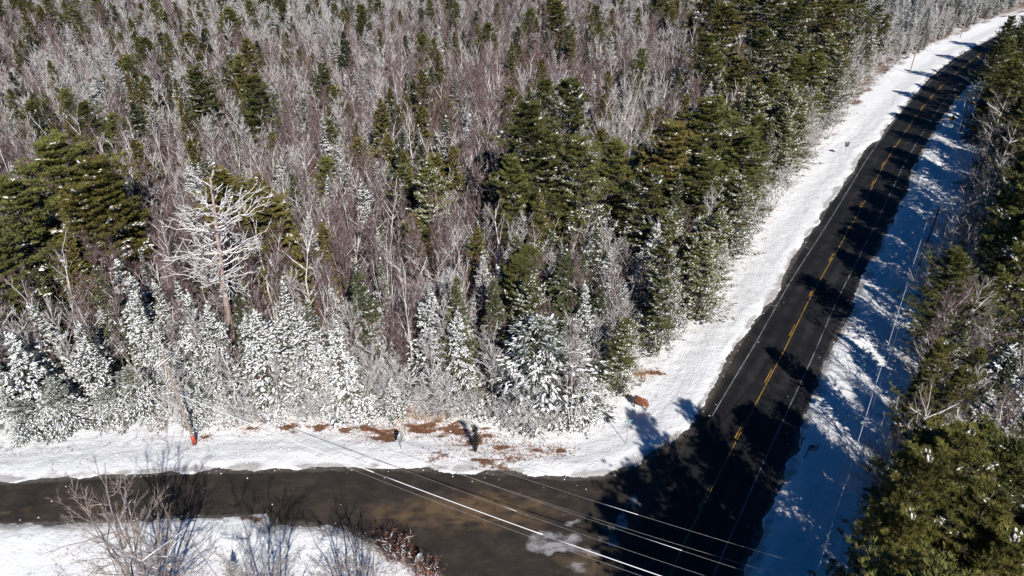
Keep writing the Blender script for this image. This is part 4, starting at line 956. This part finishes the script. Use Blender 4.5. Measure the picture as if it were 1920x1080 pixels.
# ------------------------------------------------------------------ poles and wires
def gz(x, y):
    s = sdist(np.array([[x, y]]), EDGE); return float(snow_z(np.array([x]), np.array([y]), s)[0])
def utility_pole(px, py, H, label, mat='pole', arm_z=None, arm_dir=(1, 0), double=False, guard=False, trans=False, xy=None, lean=(0, 0), r=0.17, armlen=2.4, snow=True):
    p = at(px, py)[:2] if xy is None else np.array(xy); z0 = gz(*p) - 0.1
    t = thing('utility_pole', label, 'utility pole', (p[0], p[1], z0)); a = np.array(arm_dir, float); a /= np.linalg.norm(a); nrm = np.array([-a[1], a[0]]); rot = math.atan2(a[1], a[0])
    k = np.linspace(0, 1, 7); path = np.stack([lean[0] * k, lean[1] * k, H * k], 1)
    ob('pole', MB().tube(mat, path, np.linspace(r, r * 0.68, 7), 10).mesh('pole', True), t)
    ends = []
    if arm_z:
        fr = arm_z / H
        for s_ in ((-1, 1) if double else (1,)):
            c = np.array([lean[0] * fr + nrm[0] * s_ * 0.2, lean[1] * fr + nrm[1] * s_ * 0.2, arm_z])
            ca = ob('crossarm', MB().box(mat, c, (armlen, 0.1, 0.13), rot).mesh('crossarm'), t)
            if snow: ob('snow_cap', MB().box('snow_clump', c + [0, 0, 0.10], (armlen * 0.97, 0.11, 0.07), rot).mesh('snow_cap'), t)
        for q in (-0.46, -0.16, 0.16, 0.46):
            c = np.array([lean[0] * fr + a[0] * q * armlen, lean[1] * fr + a[1] * q * armlen, arm_z + 0.16]) + np.array([nrm[0], nrm[1], 0]) * 0.2
            ob('insulator', MB().tube('insulator', [c - [0, 0, .1], c, c + [0, 0, 0.12]], [0.04, 0.07, 0.03], 7).mesh('insulator', True), t)
            ends.append(c + np.array([p[0], p[1], z0 + 0.1]))
        for s_ in (-1, 1):
            b0 = np.array([lean[0] * fr, lean[1] * fr, arm_z - 0.75]); b1 = np.array([lean[0] * fr + a[0] * s_ * 0.75, lean[1] * fr + a[1] * s_ * 0.75, arm_z - 0.04]) + np.array([nrm[0], nrm[1], 0]) * 0.2
            ob('brace', MB().tube('metal', [b0, b1], 0.025, 4).mesh('brace'), t)
    if trans:
        c = np.array([nrm[0] * 0.42, nrm[1] * 0.42, H * 0.80])
        ob('transformer', MB().tube('metal', [c - [0, 0, .45], c - [0, 0, .4], c + [0, 0, .4], c + [0, 0, .48]], [0.2, 0.25, 0.25, 0.12], 12).mesh('transformer', True), t)
    if guard:
        ob('red_sleeve', MB().tube('red_guard', [(0, 0, 0.35), (0, 0, 1.45)], r + 0.07, 12).mesh('red_sleeve', True), t)
        ob('base_band', MB().tube('bark_dark', [(0, 0, 0.0), (0, 0, 0.36)], r + 0.10, 12).mesh('base_band', True), t)
        ob('top_band', MB().tube('metal', [(0, 0, 1.45), (0, 0, 1.62)], r + 0.05, 12).mesh('top_band', True), t)
    return p, z0, ends
def wire(name, label, a, b, sag, r=0.018, mat='wire', frost=0, group=None, seed=0):
    k = np.linspace(0, 1, 49)[:, None]; a = np.asarray(a, float); b = np.asarray(b, float)
    P = a * (1 - k) + b * k; P[:, 2] -= sag * 4 * (k * (1 - k))[:, 0]
    me = MB().tube(mat, P, r, 5).mesh(name, True); o = ob(name, me)
    tag(o, label, 'wire', group)
    if frost:
        rs = np.random.RandomState(seed); Q = P.copy(); Q[:, 2] += r * 1.0; mb = MB(); i = 0
        while i < 46:
            n_ = rs.randint(4, 16) if frost > .5 else rs.randint(1, 3); e = min(48, i + n_)
            mb.tube('snow_clump', Q[i:e + 1], r * (1.5 if frost > .5 else 1.9), 5); i = e + (1 if frost > .5 else rs.randint(9, 30))
        c_ = ob('snow_strip', mb.mesh('snow_strip', True), o); c_['kind'] = 'stuff'
    return o
armA = (0.35, 0.94)
pA, zA, eA = utility_pole(365, 832, 12.4, 'pale leaning utility pole with a red sleeve at its foot and a snowy double crossarm', 'pole', 11.9, armA, True, True, lean=(-0.5, 0.15), r=0.15, armlen=2.6)
pB, zB, eB = utility_pole(0, 0, 15.6, 'tall corner utility pole in the verge where all the wires meet', 'pole', 15.2, (0.9, 0.43), False, xy=(20.3, 30.0), r=0.2, armlen=3.4)
pC, zC, eC = utility_pole(1724, 496, 10.4, 'dark utility pole on the shaded verge above the white forked trunks', 'pole_dark', 9.9, (0.85, -0.5), False, trans=False, r=0.16, armlen=2.2)  # shade on this pole is put into its dark wood colour
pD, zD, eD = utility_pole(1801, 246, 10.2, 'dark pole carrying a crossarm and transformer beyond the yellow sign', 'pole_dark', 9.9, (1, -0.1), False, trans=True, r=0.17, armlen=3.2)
pE, zE, eE = utility_pole(1813, 240, 10.6, 'pale bare pole standing close beside the dark transformer pole', 'pole', None, r=0.16, lean=(0.5, 0.3))
pF, zF, eF = utility_pole(1706, 136, 11.0, 'slim grey pole alone on the far sunny verge', 'pole', 10.5, (0.9, 0.4), False, r=0.17, armlen=1.6)
pG, zG, eG = utility_pole(1801, 69, 10.0, 'farthest pole on the verge in front of the snowy spruces', 'pole', 9.6, (0.9, 0.4), False, r=0.16, armlen=1.6)
G_ = 'power wires over the side road'
eB = sorted(eB, key=lambda q: q[0]); eA = sorted(eA, key=lambda q: q[1])
side = [(eA[3], np.array([21.6, 30.6, 15.65]), .6, 'uppermost thin wire crossing the junction'), (eA[2], np.array([19.0, 29.4, 15.65]), .7, 'second thin wire from the top crossing the junction'),
        (eA[1], np.array([21.6, 30.6, 13.95]), .8, 'third thin wire crossing the junction with a few snow clots'), (eA[0], np.array([19.0, 29.4, 13.95]), .9, 'fourth thin wire just above the thick snowy cable')]
for i, (a_, b_, sg, lb) in enumerate(side): wire('power_wire', lb, a_, b_, sg + .5, 0.010, 'wire', 0.05, G_, i)
cA = np.array([pA[0] - .5, pA[1] + .1, zA + 7.6])
wire('cable', 'thick snow covered cable crossing the side road from the leaning pole', cA, (20.2, 29.8, 11.2), 0.9, 0.026, 'wire', 1.0, None, 9)
wire('cable', 'thin lowest cable just below the thick snowy one', cA - [0, 0, .35], (20.2, 29.8, 10.6), 1.2, 0.013, 'wire', 0, None, 10)
wire('cable', 'wire leaving the leaning pole toward the left edge', cA, cA + np.array([-34, -2.5, -0.6]), 0.8, 0.018, 'wire', 0.3, None, 11)
wire('power_wire', 'frosted wire running down the shaded right verge from the dark pole', eC[0], (20.3, 30.2, 15.0), 1.2, 0.013, 'wire', 0.6, None, 12)
wire('power_wire', 'lower wire along the right verge under the frosted one', np.array([pC[0], pC[1], zC + 7.6]), (20.3, 30.2, 10.8), 1.0, 0.012, 'wire', 0, None, 13)
wire('power_wire', 'wire from the dark verge pole on to the transformer pole', eC[3], eD[0], 1.0, 0.018, 'wire', 0.2, None, 14)
wire('power_wire', 'wire crossing the main road to the slim far pole', eD[3], eF[1], 0.8, 0.018, 'wire', 0, None, 15)
wire('power_wire', 'wire between the slim far pole and the farthest pole', eF[2], eG[1], 0.8, 0.018, 'wire', 0, None, 16)

# ------------------------------------------------------------------ signs
def post(t, H, r=0.035, mat='metal'):
    return ob('post', MB().box(mat, (0, 0, H / 2 - 0.2), (r * 2, r * 1.4, H + 0.4)).mesh('post'), t)
def plate_mb(mat, poly, th, z, y=0.05):
    """flat plate in the local xz plane"""
    n = len(poly); v = [(a, y - th / 2, z + b_) for a, b_ in poly] + [(a, y + th / 2, z + b_) for a, b_ in poly]; f = []
    for i in range(1, n - 1): f += [(0, i, i + 1), (n, n + i + 1, n + i)]
    for i in range(n): j = (i + 1) % n; f += [(i, n + i, n + j), (i, n + j, j)]
    return MB().add(v, f, mat)
def sign(name, px, py, label, rz, H, poly, zc, matf, cat='sign', back=None):
    p = at(px, py)[:2]; t = thing(name, label, cat, (p[0], p[1], gz(*p)), rz)
    post(t, H); ob('plate', plate_mb(matf, poly, 0.02, zc, -0.06).mesh('plate'), t)
    if back: ob('plate_back', plate_mb(back, [(a * .96, b_ * .96) for a, b_ in poly], 0.012, zc, -0.045).mesh('plate_back'), t)
    return t
dia = lambda s: [(0, -s), (s, 0), (0, s), (-s, 0)]
sign('road_sign', 752, 842, 'grey green back of a diamond road sign beside the leaf litter', R(38), 2.55, [(0, -.78), (.36, -.25), (.36, .25), (0, .78), (-.36, .25), (-.36, -.25)], 1.75, 'metal')
sign('road_sign', 1583, 291, 'dark grey back of a flared sign on the sunny verge', R(8), 2.9, [(-.42, -.55), (.42, -.55), (.62, .55), (-.62, .55)], 2.5, 'dark_metal')
ys = sign('warning_sign', 1777, 249, 'yellow diamond warning sign with a black curve arrow', R(-18), 4.0, dia(.72), 3.5, 'yellow_sign')
ob('arrow', plate_mb('black', [(-.05, -.36), (.07, -.36), (.07, -.02), (.20, .06), (.30, -.04), (.34, .30), (.02, .26), (.12, .16), (-.05, .04)], 0.012, 3.5, -0.08).mesh('arrow'), ys)
ob('arrow', plate_mb('black', [(-.20, -.12), (.05, -.02), (-.20, .12)], 0.012, 3.5, -0.081).mesh('arrow'), ys)
sg = thing('street_sign', 'slender post with small green street name blades on the corner', 'street sign', tuple(at(1174, 833)[:2]) + (gz(*at(1174, 833)[:2]),), R(12))
post(sg, 3.5, 0.03)
ob('name_blade', MB().box('green_sign', (0, 0, 3.42), (0.95, 0.03, 0.2)).mesh('name_blade'), sg)
ob('name_blade', MB().box('green_sign', (0, 0, 3.18), (0.95, 0.03, 0.2), R(75)).mesh('name_blade'), sg)
for q in (-.3, -.15, .02, .18, .32): ob('lettering', MB().box('white', (q, -0.019, 3.42), (0.09, 0.004, 0.09)).mesh('lettering'), sg)
og = thing('road_sign', 'rounded grey sign back at the tip of the near snow bank', 'sign', tuple(at(786, 1062)[:2]) + (0.0,), R(35))
post(og, 1.3); ob('plate', plate_mb('metal', [(.42 * math.cos(a) + .12 * math.sin(a), .72 * math.sin(a)) for a in np.linspace(0, 2 * math.pi, 17)[:-1]], 0.02, 1.15, -0.06).mesh('plate'), og)
for px, py, h_, lb in ((1673, 197, 2.3, 'thin marker stake with a short cross piece on the sunny verge'), (1797, 352, 1.8, 'thin marker stake on the shaded right verge')):
    p = at(px, py)[:2]; t = thing('marker_stake', lb, 'stake', (p[0], p[1], gz(*p)), .3); post(t, h_, .04, 'dead'); ob('cross_piece', MB().box('dead', (0, 0, h_ * .85), (0.5, .05, .07)).mesh('cross_piece'), t)

# brown wooden plank sign
a0 = at(1187, 760)[:2]; a1 = at(1213, 769)[:2]; mid = (a0 + a1) / 2; ang = math.atan2(*(a1 - a0)[::-1]); wd = np.linalg.norm(a1 - a0); zb = gz(*mid)
t = thing('plank_sign', 'rust brown wooden plank sign with a notched top on two posts', 'wooden sign', (mid[0], mid[1], zb), ang)
for s_ in (-1, 1): ob('post', MB().box('bark_dark', (s_ * wd * .42, 0.07, 0.75), (0.11, 0.11, 2.1)).mesh('post'), t)
for i in range(5):
    L_ = wd * (1.12, 1.15, 1.15, 1.02, 0.78)[i]
    ob('plank', MB().box('plank', ((.0, .02, -.02, -.06, -.1)[i], 0, 0.85 + i * 0.245), (L_, 0.05, 0.225)).mesh('plank'), t)
rs_ = np.random.RandomState(4)
for i, zc in ((1, 1.095), (2, 1.34)):
    for q in np.arange(-wd * .45, wd * .42, 0.17):
        if rs_.rand() < .8: ob('carved_letter', MB().box('bark_dark', (q, -0.028, zc), (rs_.uniform(.05, .13), 0.008, 0.15)).mesh('carved_letter'), t)
ob('snow_cap', MB().box('snow_clump', (-.1, 0, 0.85 + 4 * .245 + .135), (wd * .7, .09, .05)).mesh('snow_cap'), t)

# mailboxes and the striped flag
p = at(1512, 848)[:2]; t = thing('mailbox', 'pale teal mailbox under snow beside the main road', 'mailbox', (p[0] - .2, p[1] + 1.1, gz(*p)), R(-32))
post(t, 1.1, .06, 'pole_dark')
th_ = np.linspace(0, math.pi, 9); prof = [(-.13, 0)] + [(-.13 * math.cos(a), .12 + .13 * math.sin(a)) for a in th_] + [(.13, 0)]
v = [(x_, -.35, 1.1 + z_) for x_, z_ in prof] + [(x_, .35, 1.1 + z_) for x_, z_ in prof]; n_ = len(prof); f = []
for i in range(1, n_ - 1): f += [(0, i, i + 1), (n_, n_ + i + 1, n_ + i)]
for i in range(n_): j = (i + 1) % n_; f += [(i, n_ + i, n_ + j), (i, n_ + j, j)]
ob('box', MB().add(v, f, 'teal').mesh('box'), t); ob('snow_cap', MB().box('snow_clump', (0, 0, 1.40), (.24, .66, .10)).mesh('snow_cap'), t)
ob('shelf', MB().box('dead', (0, 0, 1.07), (.34, 1.2, .05)).mesh('shelf'), t); ob('newspaper_tube', MB().tube('white', [(0, .45, 1.2), (0, .95, 1.2)], .11, 8).mesh('newspaper_tube'), t)
p = at(1507, 862)[:2]; t = thing('flag', 'small red and white striped flag on a dark post beside the road', 'flag', (p[0], p[1], gz(*p)), R(8))
ob('staff', MB().tube('blue', [(0, 0, -.1), (.25, 0, 1.9)], .05, 6).mesh('staff'), t)
for i in range(9): ob('stripe', MB().box('red' if i % 2 == 0 else 'white', (.35 + i * .12, .04 * math.sin(i), 1.45), (.12, .03, .85)).mesh('stripe'), t)
ob('canton', MB().box('blue', (.50, -.03, 1.70), (.40, .05, .36)).mesh('canton'), t)

# ------------------------------------------------------------------ grey roofed house among the right hand trees
t = thing('house', 'small house with a blue grey shingle roof partly under snow among the trees', 'house', (HOUSE_C[0], HOUSE_C[1], -0.3), R(-28))
Wd, Ln, Hw, Hr = 6.0, 8.5, 2.8, 2.3
for s_, nm_ in ((-1, 'wall'), (1, 'wall')):
    ob('wall', MB().box('siding', (s_ * (Wd / 2 - .08), 0, Hw / 2), (.16, Ln - .34, Hw)).mesh('wall'), t)
    v = [(-Wd / 2, 0, 0), (Wd / 2, 0, 0), (Wd / 2, 0, Hw), (0, 0, Hw + Hr - .08), (-Wd / 2, 0, Hw)]; n_ = 5
    vv = [(a, s_ * (Ln / 2 - .08) - .08, c_) for a, _, c_ in v] + [(a, s_ * (Ln / 2 - .08) + .08, c_) for a, _, c_ in v]; f = []
    for i in range(1, 4): f += [(0, i, i + 1), (n_, n_ + i + 1, n_ + i)]
    for i in range(5): j = (i + 1) % 5; f += [(i, n_ + i, n_ + j), (i, n_ + j, j)]
    g_ = ob('gable_wall', MB().add(vv, f, 'siding').mesh('gable_wall'), t)
    for q in (-1.5, 1.5):
        w_ = ob('window', MB().box('white', (q, s_ * (Ln / 2 + .02), 1.6), (1.1, .06, 1.2)).mesh('window'), t); ob('pane', MB().box('glass', (q, s_ * (Ln / 2 + .06), 1.6), (.9, .03, 1.0)).mesh('pane'), w_)
sl = math.atan2(Hr, Wd / 2 + .0); sll = math.hypot(Hr, Wd / 2) + .45
for s_ in (-1, 1):
    T = np.array([[math.cos(sl), 0, -s_ * math.sin(sl) * -1 * -1], [0, 1, 0], [s_ * math.sin(sl), 0, math.cos(sl)]])
    c, s2 = math.cos(sl * s_), math.sin(sl * s_); T = np.array([[c, 0, s2], [0, 1, 0], [-s2, 0, c]])
    rf = None
    for r_ in range(7):
        d_ = (r_ + .5) / 7 * sll; x_ = s_ * d_ * math.cos(sl); z_ = Hw + Hr + .06 - d_ * math.sin(sl) + .012 * (r_ % 2)
        mb = MB(); mb.box('shingle', (x_, 0, z_), (sll / 7 + .05, Ln + .7, .09), 0, T); ob('shingle_course', mb.mesh('shingle_course'), t)
mb = MB(); rs_ = np.random.RandomState(8); q = np.stack([rs_.uniform(.1, 2.8, 160), rs_.uniform(-4.3, 4.3, 160), np.zeros(160)], 1); q[:, 2] = Hw + Hr + .14 - q[:, 0] * Hr / (Wd / 2)
blobs(mb, 'snow_clump', q, rs_.uniform(.3, .7, 160), rs_, .18); c_ = ob('roof_snow', mb.mesh('roof_snow', True), t); c_['kind'] = 'stuff'
ob('chimney', MB().box('plank', (-1.2, 1.5, Hw + Hr + .1), (.6, .6, 1.5)).mesh('chimney'), t)

# narrow black stub, snowy boulder
p = at(892, 846)[:2]; t = thing('dead_stub', 'narrow black dead tree stub standing at the verge left of the hemlock', 'dead tree', (p[0], p[1], gz(*p) - .1), 0)
ob('trunk', MB().tube('black', [(0, 0, 0), (-.05, .05, 1.2), (.02, 0, 2.6), (-.08, .1, 4.2)], [.16, .13, .10, .03], 7).mesh('trunk', True), t)
mb = MB(); rs_ = np.random.RandomState(6); q = np.stack([rs_.randn(240) * .14, rs_.randn(240) * .14, rs_.uniform(.9, 4.2, 240)], 1); blades(mb, 'black', q, rs_.randn(240, 3) + [0, 0, -.6], .55, .10, rs_)
c_ = ob('dead_sprays', mb.mesh('dead_sprays'), t); c_['kind'] = 'stuff'
def rock(px, py, sx, sy, sz, label, seed):
    p = at(px, py)[:2]; rs = np.random.RandomState(seed); bm = []
    th = np.linspace(0, 2 * math.pi, 13)[:-1]; ph = np.linspace(0, math.pi / 2 + .2, 6); V = []
    for b_ in ph:
        for a in th: V.append((math.cos(a) * math.sin(b_) * sx * rs.uniform(.88, 1.1), math.sin(a) * math.sin(b_) * sy * rs.uniform(.88, 1.1), math.cos(b_) * sz * rs.uniform(.92, 1.05)))
    f = []
    for i in range(5):
        for j in range(12): k = (j + 1) % 12; f += [(i * 12 + j, i * 12 + 12 + j, i * 12 + 12 + k), (i * 12 + j, i * 12 + 12 + k, i * 12 + k)]
    V = np.array(V); t = thing('boulder', label, 'boulder', (p[0], p[1], gz(*p)), .1)
    ob('stone', MB().add(V, f, 'bark_dark').mesh('stone', True), t); V2 = V * [1.04, 1.04, 1.1] + [0, 0, .1]; V2[48:] = V2[48:] * [1, 1, .9] + [0, 0, .12]
    ob('snow_cap', MB().add(V2, f[:96], 'snow_clump').mesh('snow_cap', True), t)

# ------------------------------------------------------------------ leaf litter, dry weeds, snow clods, edge saplings
mb = MB(); rs_ = np.random.RandomState(12); P = []
for c_, r, k in DIRT[:12] + DIRT[14:16] + DIRT[-6:]:
    n_ = int(110 * r * k); P.append(np.stack([c_[0] + rs_.randn(n_) * r * .62, c_[1] + rs_.randn(n_) * r * .42, np.zeros(n_)], 1))
P = np.concatenate(P); s = sdist(P[:, :2], EDGE); P = P[s > 1.2]; s = s[s > 1.2]; P[:, 2] = snow_z(P[:, 0], P[:, 1], s) + .02
blades(mb, 'rust_leaf', P, rs_.randn(len(P), 3) * [1, 1, .35] + [0, 0, .2], rs_.uniform(.12, .34, len(P)), rs_.uniform(.06, .14, len(P)), rs_)
o = ob('leaf_litter', mb.mesh('leaf_litter')); o['kind'] = 'stuff'; o['label'] = 'rust brown bracken and leaves showing through thin snow by the junction'
# dry weeds: forest edges and the near bank
n_ = 60000; x = rs_.uniform(-60, 110, n_); y = rs_.uniform(34, 190, n_); k = inview(x, y, 0); x, y = x[k], y[k]; Q = np.stack([x, y], 1); s = sdist(Q, EDGE)
dl = -sdist(Q, LEFT); dr = -sdist(Q, RIGHT)
pr = np.where((dl > -1.6) & (dl < 2.5), .9, 0) + np.where((dr > -2.5) & (dr < 3), .9, 0) + np.where((y < 45) & (x < 5) & (s > .4), .8 * (vn(x, y, 3) > -.05), 0) + np.where((s > 1.0) & (s < 9), .05 + .16 * (vn(x, y, 2.5) > .18), 0)
k = (rs_.rand(len(x)) < pr) & (s > .5); x, y, s = x[k], y[k], s[k]
idx = np.repeat(np.arange(len(x)), 5); z = snow_z(x, y, s)
P = np.stack([x[idx] + rs_.randn(len(idx)) * .12, y[idx] + rs_.randn(len(idx)) * .12, z[idx] - .02], 1)
h_ = rs_.uniform(.12, .45, len(idx)); m_ = rs_.rand(len(idx)) < .6
mb = MB(); D_ = rs_.randn(len(idx), 3) * [.45, .45, 0] + [0, 0, 1]
spikes(mb, 'twig_grey', P[m_], D_[m_], h_[m_], .012); spikes(mb, 'twig', P[~m_], D_[~m_], h_[~m_] * 1.6, .011)
o = ob('dry_weeds', mb.mesh('dry_weeds')); o['kind'] = 'stuff'; o['label'] = 'dry weed stems poking out of the snow'
# tan grass under the front trees
mb = MB(); P = []
for px, py, r in ((762, 778, 1.6), (800, 782, 1.8), (830, 778, 1.2), (640, 765, 1.4), (690, 770, 1.2), (600, 760, 1.4), (1190, 700, 1.0)):
    c_ = at(px, py)[:2]; n_ = 260; P.append(np.stack([c_[0] + rs_.randn(n_) * r, c_[1] + rs_.randn(n_) * r * .5, np.full(n_, -.35)], 1))
P = np.concatenate(P); spikes(mb, 'tan_grass', P, rs_.randn(len(P), 3) * [.5, .5, 0] + [0, 0, 1], rs_.uniform(.5, 1.4, len(P)), .018)
o = ob('tan_grass', mb.mesh('tan_grass')); o['kind'] = 'stuff'; o['label'] = 'tan dead grass standing under the front trees'
# clods
mb = MB(); n_ = 9000; x = rs_.uniform(-50, 70, n_); y = rs_.uniform(36, 110, n_); s = sdist(np.stack([x, y], 1), EDGE)
k = (s < .5) & (s > -3.2) & (rs_.rand(n_) < np.exp((s - .2) * 1.3)); x, y, s = x[k], y[k], s[k]
blobs(mb, 'snow_clump', np.stack([x, y, np.maximum(snow_z(x, y, s), 0) + .01], 1), rs_.uniform(.03, .11, len(x)), rs_, .5)
n_ = 1500; x = rs_.uniform(-45, 60, n_); y = rs_.uniform(40, 100, n_); s = sdist(np.stack([x, y], 1), EDGE); k = s > .8; x, y, s = x[k], y[k], s[k]
blobs(mb, 'snow_clump', np.stack([x, y, snow_z(x, y, s) + .01], 1), rs_.uniform(.06, .2, len(x)), rs_, .4)
o = ob('snow_clods', mb.mesh('snow_clods', True)); o['kind'] = 'stuff'; o['label'] = 'small clods of plowed snow along the asphalt edge'
